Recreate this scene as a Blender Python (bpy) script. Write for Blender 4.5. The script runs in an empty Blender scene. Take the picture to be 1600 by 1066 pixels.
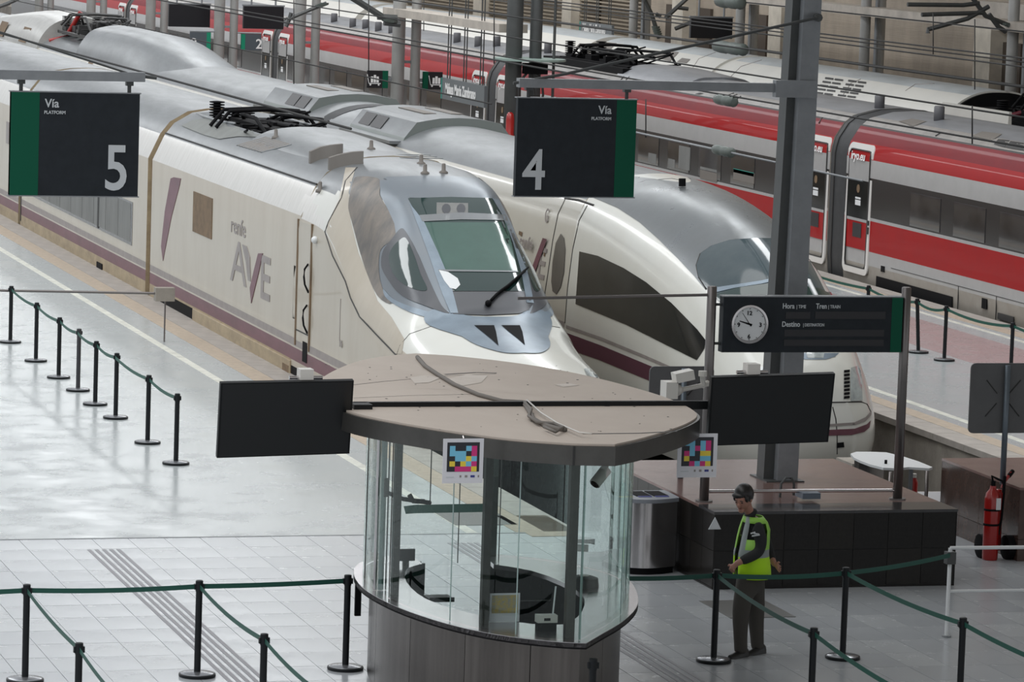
import bpy, bmesh, math, random
from mathutils import Vector, Matrix
from mathutils.bvhtree import BVHTree
from mathutils.geometry import delaunay_2d_cdt, tessellate_polygon
random.seed(7)
SC = bpy.context.scene
COL = SC.collection
# ------------------------------------------------------------------ camera, sky, light, exposure
FPX, PITCH, ROLL, YAW, CAMH = 6254.0, math.radians(6.371), math.radians(1.911), math.radians(16.355), 7.78
_f0 = Vector((math.sin(YAW), math.cos(YAW), 0)); _r0 = Vector((math.cos(YAW), -math.sin(YAW), 0)); _u0 = Vector((0, 0, 1))
CW = _f0 * math.cos(PITCH) - _u0 * math.sin(PITCH)
_up = _u0 * math.cos(PITCH) + _f0 * math.sin(PITCH)
CR = _r0 * math.cos(ROLL) + _up * math.sin(ROLL)
CU = _up * math.cos(ROLL) - _r0 * math.sin(ROLL)
CAM = Vector((0, 0, CAMH))
cd = bpy.data.cameras.new('camera')
cd.sensor_fit = 'HORIZONTAL'; cd.sensor_width = 36.0; cd.lens = FPX / 1600 * 36
cd.clip_start = 0.5; cd.clip_end = 2000
cam = bpy.data.objects.new('camera', cd); COL.objects.link(cam)
cam.matrix_world = Matrix(((CR.x, CU.x, -CW.x, CAM.x), (CR.y, CU.y, -CW.y, CAM.y), (CR.z, CU.z, -CW.z, CAM.z), (0, 0, 0, 1)))
SC.camera = cam
SC.view_settings.view_transform = 'Standard'
try: SC.view_settings.look = 'None'
except Exception: pass
SC.view_settings.gamma = 1.0; SC.view_settings.use_curve_mapping = False
SC.view_settings.exposure = 0.02
wd = bpy.data.worlds.new('overcast_sky'); SC.world = wd; wd.use_nodes = True
_nt = wd.node_tree; _bg = _nt.nodes['Background']
_bg.inputs['Color'].default_value = (0.93, 0.96, 1.0, 1); _bg.inputs['Strength'].default_value = 0.62
sd = bpy.data.lights.new('daylight', 'SUN'); sd.energy = 1.75; sd.angle = math.radians(75); sd.color = (1.0, 0.99, 0.97)
so = bpy.data.objects.new('daylight', sd); COL.objects.link(so)
so.rotation_euler = (math.radians(12), math.radians(-14), 0)
# long strips of roof glazing along the hall
for _x, _z, _w, _e in ((3.0, 17.0, 3.0, 5500), (25.0, 15.6, 2.0, 5600)):
    ld = bpy.data.lights.new('roof_glazing', 'AREA'); ld.shape = 'RECTANGLE'; ld.size = _w; ld.size_y = 150; ld.energy = _e; ld.color = (0.97, 0.99, 1.0)
    lo = bpy.data.objects.new('roof_glazing', ld); COL.objects.link(lo); lo.location = (_x, 125, _z); lo.rotation_euler = (0, math.radians(0), 0)

def D(px, py): return CW + CR * ((px - 800) / FPX) - CU * ((py - 533) / FPX)
def onX(px, py, x): d = D(px, py); return CAM + d * (x / d.x)
def onY(px, py, y): d = D(px, py); return CAM + d * (y / d.y)
def onZ(px, py, z): d = D(px, py); return CAM + d * ((z - CAMH) / d.z)

# ------------------------------------------------------------------ materials
MATS = {}
def mat(name, col, rough=0.5, metal=0.0, var=0.0, vscale=3.0, stretch=(1, 1, 1), bump=0.0, bscale=30, coat=0.0, col2=None, spec=0.5, emis=0, rvar=0.0, bstretch=None):
    if name in MATS: return MATS[name]
    m = bpy.data.materials.new(name); m.use_nodes = True
    nt = m.node_tree; b = nt.nodes['Principled BSDF']
    b.inputs['Roughness'].default_value = rough; b.inputs['Metallic'].default_value = metal
    b.inputs['Specular IOR Level'].default_value = spec
    b.inputs['Coat Weight'].default_value = coat; b.inputs['Coat Roughness'].default_value = 0.035
    c = (*col, 1)
    b.inputs['Base Color'].default_value = c
    if emis:
        b.inputs['Emission Color'].default_value = c; b.inputs['Emission Strength'].default_value = emis
    tc = nt.nodes.new('ShaderNodeTexCoord')
    if var > 0 or rvar > 0:
        mp = nt.nodes.new('ShaderNodeMapping'); mp.inputs['Scale'].default_value = stretch
        nt.links.new(tc.outputs['Object'], mp.inputs['Vector'])
        n = nt.nodes.new('ShaderNodeTexNoise'); n.inputs['Scale'].default_value = vscale; n.inputs['Detail'].default_value = 6; n.inputs['Roughness'].default_value = 0.65
        nt.links.new(mp.outputs['Vector'], n.inputs['Vector'])
        r = nt.nodes.new('ShaderNodeMapRange'); r.inputs['From Min'].default_value = 0.35; r.inputs['From Max'].default_value = 0.68
        nt.links.new(n.outputs['Fac'], r.inputs['Value'])
        if var > 0:
            mx = nt.nodes.new('ShaderNodeMix'); mx.data_type = 'RGBA'
            c2 = col2 or tuple(max(0, x * (1 - var)) for x in col)
            mx.inputs['A'].default_value = c; mx.inputs['B'].default_value = (*c2, 1)
            if col2:
                ml = nt.nodes.new('ShaderNodeMath'); ml.operation = 'MULTIPLY'; ml.inputs[1].default_value = var
                nt.links.new(r.outputs['Result'], ml.inputs[0]); nt.links.new(ml.outputs[0], mx.inputs['Factor'])
            else: nt.links.new(r.outputs['Result'], mx.inputs['Factor'])
            nt.links.new(mx.outputs['Result'], b.inputs['Base Color'])
        if rvar > 0:
            rr = nt.nodes.new('ShaderNodeMapRange'); rr.inputs['To Min'].default_value = rough; rr.inputs['To Max'].default_value = min(1, rough + rvar)
            nt.links.new(r.outputs['Result'], rr.inputs['Value']); nt.links.new(rr.outputs['Result'], b.inputs['Roughness'])
    if bump > 0:
        mp2 = nt.nodes.new('ShaderNodeMapping'); mp2.inputs['Scale'].default_value = bstretch or (1, 1, 1)
        nt.links.new(tc.outputs['Object'], mp2.inputs['Vector'])
        n2 = nt.nodes.new('ShaderNodeTexNoise'); n2.inputs['Scale'].default_value = bscale; n2.inputs['Detail'].default_value = 3
        nt.links.new(mp2.outputs['Vector'], n2.inputs['Vector'])
        bp = nt.nodes.new('ShaderNodeBump'); bp.inputs['Strength'].default_value = bump; bp.inputs['Distance'].default_value = 0.02
        nt.links.new(n2.outputs['Fac'], bp.inputs['Height']); nt.links.new(bp.outputs['Normal'], b.inputs['Normal'])
    MATS[name] = m; return m

def glass_mat(name, tint, refl=1.0, rough=0.0):
    m = bpy.data.materials.new(name); m.use_nodes = True; nt = m.node_tree; nt.nodes.clear()
    o = nt.nodes.new('ShaderNodeOutputMaterial'); t = nt.nodes.new('ShaderNodeBsdfTransparent'); t.inputs[0].default_value = (*tint, 1)
    g = nt.nodes.new('ShaderNodeBsdfGlossy'); g.inputs['Roughness'].default_value = rough; g.inputs['Color'].default_value = (0.9, 0.97, 0.95, 1)
    f = nt.nodes.new('ShaderNodeFresnel'); f.inputs['IOR'].default_value = 1.5
    ml = nt.nodes.new('ShaderNodeMath'); ml.operation = 'MULTIPLY'; ml.inputs[1].default_value = refl; ml.use_clamp = True
    mx = nt.nodes.new('ShaderNodeMixShader')
    nt.links.new(f.outputs[0], ml.inputs[0]); nt.links.new(ml.outputs[0], mx.inputs[0]); nt.links.new(t.outputs[0], mx.inputs[1]); nt.links.new(g.outputs[0], mx.inputs[2])
    nt.links.new(mx.outputs[0], o.inputs[0]); MATS[name] = m; return m

M_floor = mat('polished_stone_floor', (0.43, 0.465, 0.475), 0.17, var=0.2, vscale=1.3, bump=0.012, bscale=5, rvar=0.16, spec=0.55)
M_tile = mat('concourse_tile', (0.44, 0.465, 0.49), 0.18, var=0.12, vscale=1.1, rvar=0.15, spec=0.5, bump=0.01, bscale=4)
M_tile2 = mat('concourse_tile_pale', (0.475, 0.50, 0.52), 0.20, var=0.1, vscale=2.1, rvar=0.12, spec=0.5)
M_tile3 = mat('concourse_tile_dark', (0.41, 0.435, 0.46), 0.18, var=0.1, vscale=2.1, rvar=0.12, spec=0.5)
M_joint = mat('tile_joint', (0.22, 0.23, 0.24), 0.8)
M_white = mat('white_line', (0.72, 0.73, 0.66), 0.45, var=0.35, vscale=6)
M_tan = mat('tan_tactile_stone', (0.46, 0.385, 0.305), 0.6, var=0.25, vscale=8)
M_edge = mat('platform_edge_stone', (0.40, 0.37, 0.34), 0.55, var=0.25, vscale=3)
M_pinkfloor = mat('reddish_floor', (0.40, 0.32, 0.32), 0.18, var=0.2, vscale=2, rvar=0.15)
M_tact = mat('tactile_groove', (0.27, 0.27, 0.29), 0.5)
M_conc = mat('concrete', (0.36, 0.33, 0.29), 0.85, var=0.35, vscale=1.5, bump=0.3, bscale=12)
M_pit = mat('ballast_pit', (0.035, 0.034, 0.032), 0.9, var=0.5, vscale=9, bump=0.8, bscale=14)
M_rail = mat('steel_rail', (0.25, 0.2, 0.17), 0.35, 0.8)
M_cream = mat('cream_train_paint', (0.46, 0.42, 0.35), 0.36, var=0.45, vscale=1.2, stretch=(1, 1.5, .4), col2=(0.36, 0.31, 0.24), coat=0.3)
M_creamlow = mat('soiled_cream_skirt', (0.42, 0.34, 0.22), 0.5, var=0.6, vscale=2, stretch=(1, 1, 2), col2=(0.2, 0.15, 0.1))
M_whitep = mat('clean_white_paint', (0.66, 0.67, 0.63), 0.22, coat=0.5, var=0.3, vscale=1.0, col2=(0.58, 0.56, 0.5))
M_maroon = mat('maroon_stripe', (0.165, 0.062, 0.085), 0.4, var=0.3, vscale=4, stretch=(1, .3, 1))
M_greyst = mat('grey_stripe', (0.30, 0.27, 0.26), 0.45, var=0.2, vscale=4)
M_silver = mat('silver_roof_paint', (0.235, 0.25, 0.262), 0.32, 0.5, var=0.35, vscale=1.6, stretch=(2.5, .5, 1), col2=(0.17, 0.175, 0.175), rvar=0.08)
M_chamf = mat('glint_streaked_cream', (0.74, 0.73, 0.70), 0.25, 0.1, var=0.5, vscale=5, stretch=(.5, 4, .5), col2=(0.52, 0.50, 0.46), coat=0.4)  # pale streaked panel above the side, its white glint put into the colour
M_cabgrey = mat('cab_metallic_grey', (0.19, 0.22, 0.25), 0.3, 0.4, var=0.3, vscale=1.2, col2=(0.24, 0.24, 0.24), rvar=0.12)
M_cabgrime = mat('cab_grime', (0.135, 0.13, 0.125), 0.45, 0.2, var=0.8, vscale=2.2, stretch=(2, 2, .7), col2=(0.26, 0.225, 0.19))
M_bluegrey = mat('blue_grey_paint', (0.24, 0.30, 0.36), 0.3, 0.2, var=0.25, vscale=2)
M_black = mat('black_trim', (0.006, 0.006, 0.007), 0.7, spec=.12)
M_seam = mat('dark_seam', (0.03, 0.03, 0.03), 0.6)
M_dkgreen = mat('tinted_windscreen_glass', (0.012, 0.035, 0.032), 0.06, spec=0.8, coat=0.6)
M_gblind = mat('green_blind_behind_glass', (0.055, 0.12, 0.098), 0.12, spec=0.7, coat=0.5, var=0.12, vscale=3)
M_win = mat('dark_window_glass', (0.012, 0.014, 0.014), 0.1, spec=0.45, var=0.5, vscale=2)
M_winband = mat('dark_window_band', (0.032, 0.030, 0.030), 0.16, spec=0.5)
M_winlite = mat('window_pane_glass', (0.062, 0.060, 0.062), 0.07, spec=0.8, coat=0.5, var=0.5, vscale=1.6)
M_curtain = mat('grey_blind', (0.20, 0.205, 0.20), 0.6, var=0.25, vscale=2, stretch=(1, 1, .3))
M_plate = mat('windscreen_lower_plate', (0.085, 0.09, 0.10), 0.3, 0.2)
M_rubber = mat('gangway_rubber', (0.035, 0.037, 0.04), 0.6, var=0.3, vscale=5)
M_brownwin = mat('brown_grille', (0.20, 0.13, 0.07), 0.6, var=0.4, vscale=5)
M_lightglass = mat('headlight_glass', (0.45, 0.50, 0.50), 0.08, coat=1.0, var=0.5, vscale=9, col2=(0.12, 0.14, 0.15))
M_red = mat('red_train_paint', (0.33, 0.008, 0.009), 0.42, coat=0.25, spec=.05, var=0.3, vscale=2, col2=(0.24, 0.008, 0.011))
M_redtop = mat('dusty_dark_red_paint', (0.16, 0.018, 0.024), 0.55, spec=.1, coat=.1, var=0.35, vscale=1.5, stretch=(1, .4, 1), col2=(0.27, 0.02, 0.025))
M_tgrey = mat('light_grey_train_paint', (0.38, 0.38, 0.38), 0.3, coat=0.4, var=0.1)
M_tgreylow = mat('soiled_grey_skirt', (0.32, 0.30, 0.27), 0.4, var=0.5, vscale=2.5, col2=(0.22, 0.19, 0.15))
M_roofgrey = mat('grey_train_roof', (0.27, 0.28, 0.30), 0.4, 0.2, var=0.3, vscale=1.5, stretch=(2, .4, 1))
M_roofedge = mat('roof_edge_rail', (0.40, 0.38, 0.36), 0.3, 0.3, var=0.3, vscale=3)
M_fwhite = mat('far_train_white', (0.66, 0.65, 0.60), 0.35, var=0.3, vscale=1.0, col2=(0.50, 0.50, 0.48))
M_fblue = mat('far_train_roof', (0.46, 0.50, 0.52), 0.35, var=0.3, vscale=1.5, stretch=(1, .3, 1))
M_doorw = mat('white_door_frame', (0.68, 0.67, 0.65), 0.25, coat=0.5)
M_signd = mat('dark_slate_sign', (0.020, 0.025, 0.031), 0.6, var=0.25, vscale=7, spec=.25)
M_signg = mat('green_sign_band', (0.0, 0.085, 0.045), 0.6, spec=.25)
M_signw = mat('sign_lettering', (0.55, 0.58, 0.60), 0.5)
M_signw2 = mat('bright_lettering', (0.8, 0.8, 0.8), 0.5)
M_display = mat('dark_display', (0.010, 0.010, 0.013), 0.35)
M_steelg = mat('grey_painted_steel', (0.26, 0.275, 0.29), 0.42, 0.2, var=0.2, vscale=3)
M_steeld = mat('dark_grey_painted_steel', (0.075, 0.08, 0.08), 0.5, 0.1, var=0.2, vscale=3)
M_colm = mat('pale_grey_column', (0.40, 0.40, 0.39), 0.4, 0.1, var=0.15, vscale=2)
M_post = mat('brushed_steel_post', (0.20, 0.185, 0.18), 0.32, 0.75)
M_steel = mat('brushed_stainless', (0.17, 0.155, 0.145), 0.26, 0.9, var=0.3, vscale=3, stretch=(3, 3, .12), bump=0.05, bscale=40, bstretch=(6, 6, .05))
M_steelb = mat('bright_stainless', (0.62, 0.60, 0.60), 0.16, 0.95, var=0.15, vscale=2)
M_counter = mat('steel_counter', (0.55, 0.52, 0.53), 0.2, 0.9, var=0.15, vscale=3)
M_inner = mat('dark_kiosk_lining', (0.016, 0.020, 0.020), 0.5)
M_rooftan = mat('dusty_kiosk_roof', (0.52, 0.455, 0.395), 0.65, var=0.5, vscale=1.4, stretch=(1, .6, 1), col2=(0.42, 0.355, 0.305))
M_roofdirt = mat('pale_dust_patch', (0.60, 0.55, 0.50), 0.7, var=0.7, vscale=4, col2=(0.50, 0.44, 0.38))
M_mull = mat('mullion_steel', (0.095, 0.092, 0.086), 0.35, 0.6, var=0.2, vscale=4)
M_tv = mat('screen_black', (0.008, 0.009, 0.010), 0.5, spec=.25)
M_poly = mat('poster_white', (0.70, 0.70, 0.74), 0.5)
M_pk = mat('poster_black', (0.02, 0.022, 0.03), 0.5)
M_cy = mat('poster_cyan', (0.18, 0.52, 0.72), 0.5); M_ye = mat('poster_yellow', (0.80, 0.62, 0.06), 0.5); M_mg = mat('poster_magenta', (0.62, 0.03, 0.20), 0.5); M_nv = mat('poster_navy', (0.04, 0.05, 0.25), 0.5)
M_belt = mat('green_belt', (0.012, 0.085, 0.062), 0.55)
M_postb = mat('black_barrier_post', (0.008, 0.010, 0.012), 0.45, spec=.3)
M_postg = mat('worn_grey_barrier_post', (0.06, 0.06, 0.065), 0.35, 0.5)
M_based = mat('barrier_base_top', (0.30, 0.31, 0.33), 0.22, 0.7)
M_gran = mat('dark_granite', (0.014, 0.013, 0.012), 0.22, var=0.35, vscale=25, spec=0.3)
M_gran2 = mat('dark_granite_b', (0.018, 0.016, 0.014), 0.25, var=0.3, vscale=25, spec=0.3)
M_grtop = mat('reddish_granite_top', (0.22, 0.14, 0.125), 0.14, var=0.2, vscale=3, spec=0.6, rvar=0.08)
M_grtop2 = mat('dark_granite_coping', (0.050, 0.050, 0.053), 0.14, var=0.2, vscale=8, spec=0.6)
M_grred = mat('brown_granite', (0.085, 0.052, 0.042), 0.2, var=0.4, vscale=6, spec=0.5)
M_beige = mat('beige_cladding', (0.46, 0.39, 0.315), 0.7, var=0.3, vscale=0.8, stretch=(1, 1, .4), bump=0.35, bscale=4, bstretch=(.1, .3, 9))
M_pilas = mat('pale_stone_pilaster', (0.78, 0.72, 0.62), 0.7, var=0.25, vscale=1.5)
M_recess = mat('dark_recess', (0.09, 0.07, 0.055), 0.8)
M_beam = mat('cream_beam', (0.56, 0.51, 0.45), 0.6, var=0.3, vscale=1.5)
M_slat = mat('tan_slat', (0.42, 0.36, 0.28), 0.6, var=0.2)
M_wire = mat('wire', (0.03, 0.03, 0.03), 0.6)
M_insul = mat('insulator_grey_green', (0.10, 0.12, 0.11), 0.5)
M_hv = mat('hi_vis_yellow', (0.50, 0.88, 0.01), 0.6, emis=0.0)
M_hv2 = mat('hi_vis_green', (0.30, 0.60, 0.09), 0.6)
M_refl = mat('reflective_tape', (0.28, 0.32, 0.32), 0.4)
M_jack = mat('dark_jacket', (0.016, 0.017, 0.019), 0.8, bump=0.3, bscale=14)
M_trou = mat('brown_grey_trousers', (0.060, 0.055, 0.048), 0.85, bump=0.3, bscale=10)
M_skin = mat('skin', (0.38, 0.19, 0.14), 0.5)
M_hair = mat('black_hair', (0.008, 0.007, 0.007), 0.4)
M_shoe = mat('black_shoe', (0.012, 0.012, 0.012), 0.4)
M_extred = mat('extinguisher_red', (0.34, 0.012, 0.010), 0.28, coat=0.4)
M_cctv = mat('white_camera_casing', (0.62, 0.60, 0.56), 0.4)
M_plast = mat('white_plastic', (0.70, 0.72, 0.73), 0.4)
M_plgrey = mat('grey_sign_back', (0.12, 0.122, 0.125), 0.55, var=0.15)
M_cable = mat('grey_cable', (0.16, 0.145, 0.13), 0.7)
M_mat = mat('grey_floor_hatch', (0.14, 0.14, 0.135), 0.5)
M_grille = mat('grille_brown_grey', (0.17, 0.155, 0.14), 0.6)
M_paint_teal = mat('teal_edge', (0.02, 0.25, 0.20), 0.5)
M_glass = glass_mat('kiosk_glass', (0.87, 0.945, 0.925), 0.75)
M_glassedge = mat('green_glass_edge', (0.30, 0.42, 0.40), 0.1, coat=1.0, spec=1.0)

# ------------------------------------------------------------------ helpers
Z3 = Vector((0, 0, 0))
def org(parent):
    o = Vector((0, 0, 0)); p = parent
    while p is not None: o += p.location; p = p.parent
    return o
def mobj(name, verts, faces, mats, parent=None, smooth=False, idx=None, world=True, kind=None, label=None):
    o0 = org(parent) if (world and parent) else Z3
    me = bpy.data.meshes.new(name)
    me.from_pydata([tuple(Vector(v) - o0) for v in verts], [], [tuple(f) for f in faces])
    if not isinstance(mats, (list, tuple)): mats = [mats]
    for m in mats: me.materials.append(m)
    if idx: me.polygons.foreach_set('material_index', idx)
    if smooth: me.polygons.foreach_set('use_smooth', [True] * len(me.polygons))
    me.update()
    o = bpy.data.objects.new(name, me); COL.objects.link(o)
    if parent: o.parent = parent
    if kind: o['kind'] = kind
    if label: o['label'] = label
    return o
def thing(name, label, cat, loc=(0, 0, 0), group=None):
    o = bpy.data.objects.new(name, None); COL.objects.link(o); o.location = loc; o.empty_display_size = 0.2
    o['label'] = label; o['category'] = cat
    if group: o['group'] = group
    return o
def tag(o, label, cat, group=None):
    o['label'] = label; o['category'] = cat
    if group: o['group'] = group
    return o
def struct(o): o['kind'] = 'structure'; return o
class MB:
    def __init__(s): s.v = []; s.f = []; s.i = []
    def add(s, vs, fs, mi=0):
        n = len(s.v); s.v += [Vector(v) for v in vs]; s.f += [tuple(n + k for k in f) for f in fs]; s.i += [mi] * len(fs); return s
    def box(s, a, b, mi=0, rot=None, about=None):
        x0, y0, z0 = a; x1, y1, z1 = b
        vs = [(x, y, z) for x in (x0, x1) for y in (y0, y1) for z in (z0, z1)]
        if rot is not None:
            c = Vector(about) if about is not None else (Vector(a) + Vector(b)) / 2
            vs = [c + rot @ (Vector(v) - c) for v in vs]
        return s.add(vs, [(0, 1, 3, 2), (4, 6, 7, 5), (0, 4, 5, 1), (2, 3, 7, 6), (0, 2, 6, 4), (1, 5, 7, 3)], mi)
    def tube(s, pts, r, n=8, mi=0, cap=True):
        pts = [Vector(p) for p in pts]
        rs = r if isinstance(r, (list, tuple)) else [r] * len(pts)
        rings = []; up = None
        for k, p in enumerate(pts):
            t = (pts[min(k + 1, len(pts) - 1)] - pts[max(k - 1, 0)]).normalized()
            if up is None or abs(t.dot(up)) > 0.98: up = Vector((0, 0, 1)) if abs(t.z) < 0.9 else Vector((1, 0, 0))
            a = t.cross(up).normalized(); b = a.cross(t).normalized()
            rings.append([p + (a * math.cos(2 * math.pi * j / n) + b * math.sin(2 * math.pi * j / n)) * rs[k] for j in range(n)])
        vs = [v for rg in rings for v in rg]; fs = []
        for k in range(len(rings) - 1):
            for j in range(n): fs.append((k * n + j, k * n + (j + 1) % n, (k + 1) * n + (j + 1) % n, (k + 1) * n + j))
        if cap: fs.append(tuple(range(n))[::-1]); fs.append(tuple((len(rings) - 1) * n + j for j in range(n)))
        return s.add(vs, fs, mi)
    def lathe(s, prof, c=(0, 0, 0), n=20, mi=0, axis='z'):
        c = Vector(c); vs = []; fs = []
        for (r, z) in prof:
            for j in range(n):
                a = 2 * math.pi * j / n
                if axis == 'z': vs.append(c + Vector((r * math.cos(a), r * math.sin(a), z)))
                elif axis == 'y': vs.append(c + Vector((r * math.cos(a), z, r * math.sin(a))))
                else: vs.append(c + Vector((z, r * math.cos(a), r * math.sin(a))))
        for k in range(len(prof) - 1):
            for j in range(n): fs.append((k * n + j, k * n + (j + 1) % n, (k + 1) * n + (j + 1) % n, (k + 1) * n + j))
        fs.append(tuple(range(n))[::-1]); fs.append(tuple((len(prof) - 1) * n + j for j in range(n)))
        return s.add(vs, fs, mi)
    def prism(s, poly, z0, z1, mi=0, mtop=None):
        n = len(poly); vs = [(x, y, z0) for x, y in poly] + [(x, y, z1) for x, y in poly]
        s.add(vs, [(j, (j + 1) % n, n + (j + 1) % n, n + j) for j in range(n)], mi)
        tr = tessellate_polygon([[Vector((x, y, 0)) for x, y in poly]])
        s.add([(x, y, z1) for x, y in poly], [tuple(t) for t in tr], mi if mtop is None else mtop)
        s.add([(x, y, z0) for x, y in poly], [tuple(t)[::-1] for t in tr], mi)
        return s
    def ball(s, c, r, n=12, m=8, mi=0, sc=(1, 1, 1)):
        return s.lathe([(max(1e-4, r * math.sin(math.pi * k / m)) * 1.0, -r * math.cos(math.pi * k / m)) for k in range(m + 1)], c, n, mi)
    def build(s, name, mats, parent=None, smooth=False, kind=None, label=None, world=True):
        return mobj(name, s.v, s.f, mats, parent, smooth, s.i, world, kind, label)
def fixn(o, ang=40):
    bm = bmesh.new(); bm.from_mesh(o.data); bmesh.ops.recalc_face_normals(bm, faces=bm.faces)
    for f in bm.faces: f.smooth = True
    for e in bm.edges:
        if len(e.link_faces) == 2 and e.calc_face_angle(0) > math.radians(ang): e.smooth = False
        elif len(e.link_faces) != 2: e.smooth = False
    bm.to_mesh(o.data); bm.free(); return o
def box(name, a, b, m, parent=None, bevel=0, **k):
    o = MB().box(a, b).build(name, m, parent, **k)
    fixn(o, 30)
    if bevel:
        md = o.modifiers.new('bevel', 'BEVEL'); md.width = bevel; md.segments = 2; md.limit_method = 'ANGLE'
    return o
def tubeo(name, pts, r, m, parent=None, n=8, **k):
    o = MB().tube(pts, r, n).build(name, m, parent, **k); return fixn(o, 50)
def copy_tree(o, parent=None):
    c = o.copy(); COL.objects.link(c)
    if parent: c.parent = parent
    for ch in list(o.children): copy_tree(ch, c)
    return c
def catmull(p, n):
    out = []
    for i in range(len(p) - 1):
        a = p[max(i - 1, 0)]; b = p[i]; c = p[i + 1]; d = p[min(i + 2, len(p) - 1)]
        for k in range(n):
            t = k / n
            out.append(tuple(0.5 * ((2 * b[j]) + (-a[j] + c[j]) * t + (2 * a[j] - 5 * b[j] + 4 * c[j] - d[j]) * t * t + (-a[j] + 3 * b[j] - 3 * c[j] + d[j]) * t ** 3) for j in range(len(b))))
    out.append(tuple(p[-1])); return out
FONT = None
def text(s, size, name, m, parent, origin, xd, yd, ext=0.003, width=1.0, off=0.0, align='LEFT', label=None):
    """flat lettering: origin = lower left, xd / yd = unit directions of writing and of up"""
    cu = bpy.data.curves.new(name, 'FONT'); cu.body = s; cu.size = size; cu.extrude = ext; cu.offset = off; cu.align_x = align; cu.resolution_u = 4
    to = bpy.data.objects.new(name, cu); COL.objects.link(to)
    bpy.context.view_layer.update()
    dg = bpy.context.evaluated_depsgraph_get(); me = bpy.data.meshes.new_from_object(to.evaluated_get(dg))
    bpy.data.objects.remove(to)
    xd = Vector(xd).normalized(); yd = Vector(yd).normalized(); zd = xd.cross(yd)
    o0 = org(parent) if parent else Z3
    for v in me.vertices:
        c = v.co; v.co = Vector(origin) + xd * c.x * width + yd * c.y + zd * c.z - o0
    me.materials.clear(); me.materials.append(m)
    me.polygons.foreach_set('use_smooth', [False] * len(me.polygons)); me.update()
    o = bpy.data.objects.new(name, me); COL.objects.link(o)
    if parent: o.parent = parent
    if label: o['label'] = label
    return o
def bvh_of(objs):
    vs = []; fs = []
    for o in objs:
        w = org(o); n = len(vs); vs += [v.co + w for v in o.data.vertices]
        fs += [tuple(n + i for i in p.vertices) for p in o.data.polygons]
    return BVHTree.FromPolygons(vs, fs)
def inpoly(x, y, P):
    c = False; n = len(P); j = n - 1
    for i in range(n):
        xi, yi = P[i]; xj, yj = P[j]
        if (yi > y) != (yj > y) and x < (xj - xi) * (y - yi) / (yj - yi) + xi: c = not c
        j = i
    return c
def resamp(P, step, closed=True):
    out = []; n = len(P)
    for i in range(n if closed else n - 1):
        a = P[i]; b = P[(i + 1) % n]; L = math.hypot(b[0] - a[0], b[1] - a[1]); k = max(1, int(L / step))
        for t in range(k): out.append((a[0] + (b[0] - a[0]) * t / k, a[1] + (b[1] - a[1]) * t / k))
    if not closed: out.append(P[-1])
    return out
def rnd(P):
    Q = list(P) + [P[0]]; n = len(P)
    c = catmull([P[-1]] + Q + [P[1]], 4)
    return c[4:4 + 4 * n]
def skinpatch(name, bvh, P, m, parent, step=8, off=0.006, mirror=None, smooth=True, pull=None, label=None, thick=0.0):
    """a thin panel lying on the train's skin; its outline was measured in the photograph and is laid on the real surface"""
    B = resamp(P, step); pts = list(B)
    xs = [p[0] for p in P]; ys = [p[1] for p in P]
    y = min(ys) + step / 2; r = 0
    while y < max(ys):
        x = min(xs) + (step / 2 if r % 2 else 0)
        while x < max(xs):
            if inpoly(x, y, P) and min(math.hypot(x - b[0], y - b[1]) for b in B) > step * 0.45: pts.append((x, y))
            x += step
        y += step; r += 1
    n = len(B)
    V, E, F, *_ = delaunay_2d_cdt([Vector(p) for p in pts], [(i, (i + 1) % n) for i in range(n)], [], 1, 1e-4)
    vs = []; last = None
    for v in V:
        d = D(v.x, v.y); hit = bvh.ray_cast(CAM, d.normalized())
        if hit[0] is None: vs.append(None)
        else:
            nn = hit[1]
            if nn.dot(d) > 0: nn = -nn
            vs.append(hit[0] + nn * off)
    fs = [f for f in F if all(vs[i] is not None for i in f)]
    vs = [v if v is not None else Vector((0, 0, 0)) for v in vs]
    fs = [f for f in fs if max((vs[f[i]] - vs[f[i - 1]]).length for i in range(3)) < 3.0]
    used = sorted({i for f in fs for i in f}); mp = {u: k for k, u in enumerate(used)}
    V2 = [vs[u] for u in used]; F2 = [tuple(mp[i] for i in f)[::-1] for f in fs]
    if not F2: print('EMPTY PATCH', name, P[:2]); return None
    o = mobj(name, V2, F2, m, parent, smooth, label=label)
    if mirror is not None: mobj(name, [Vector((2 * mirror - v.x, v.y, v.z)) for v in V2], [f[::-1] for f in F2], m, parent, smooth, label=label)
    return o
def skinline(name, bvh, P, r, m, parent, step=6, off=0.0, mirror=None, n=5):
    pts = []
    for p in resamp(P, step, False):
        d = D(*p); hit = bvh.ray_cast(CAM, d.normalized())
        if hit[0] is not None: pts.append(hit[0] - d.normalized() * off)
    mb = MB().tube(pts, r, n)
    if mirror is not None: mb.tube([Vector((2 * mirror - p.x, p.y, p.z)) for p in pts], r, n)
    return mb.build(name, m, parent, True)
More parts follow.
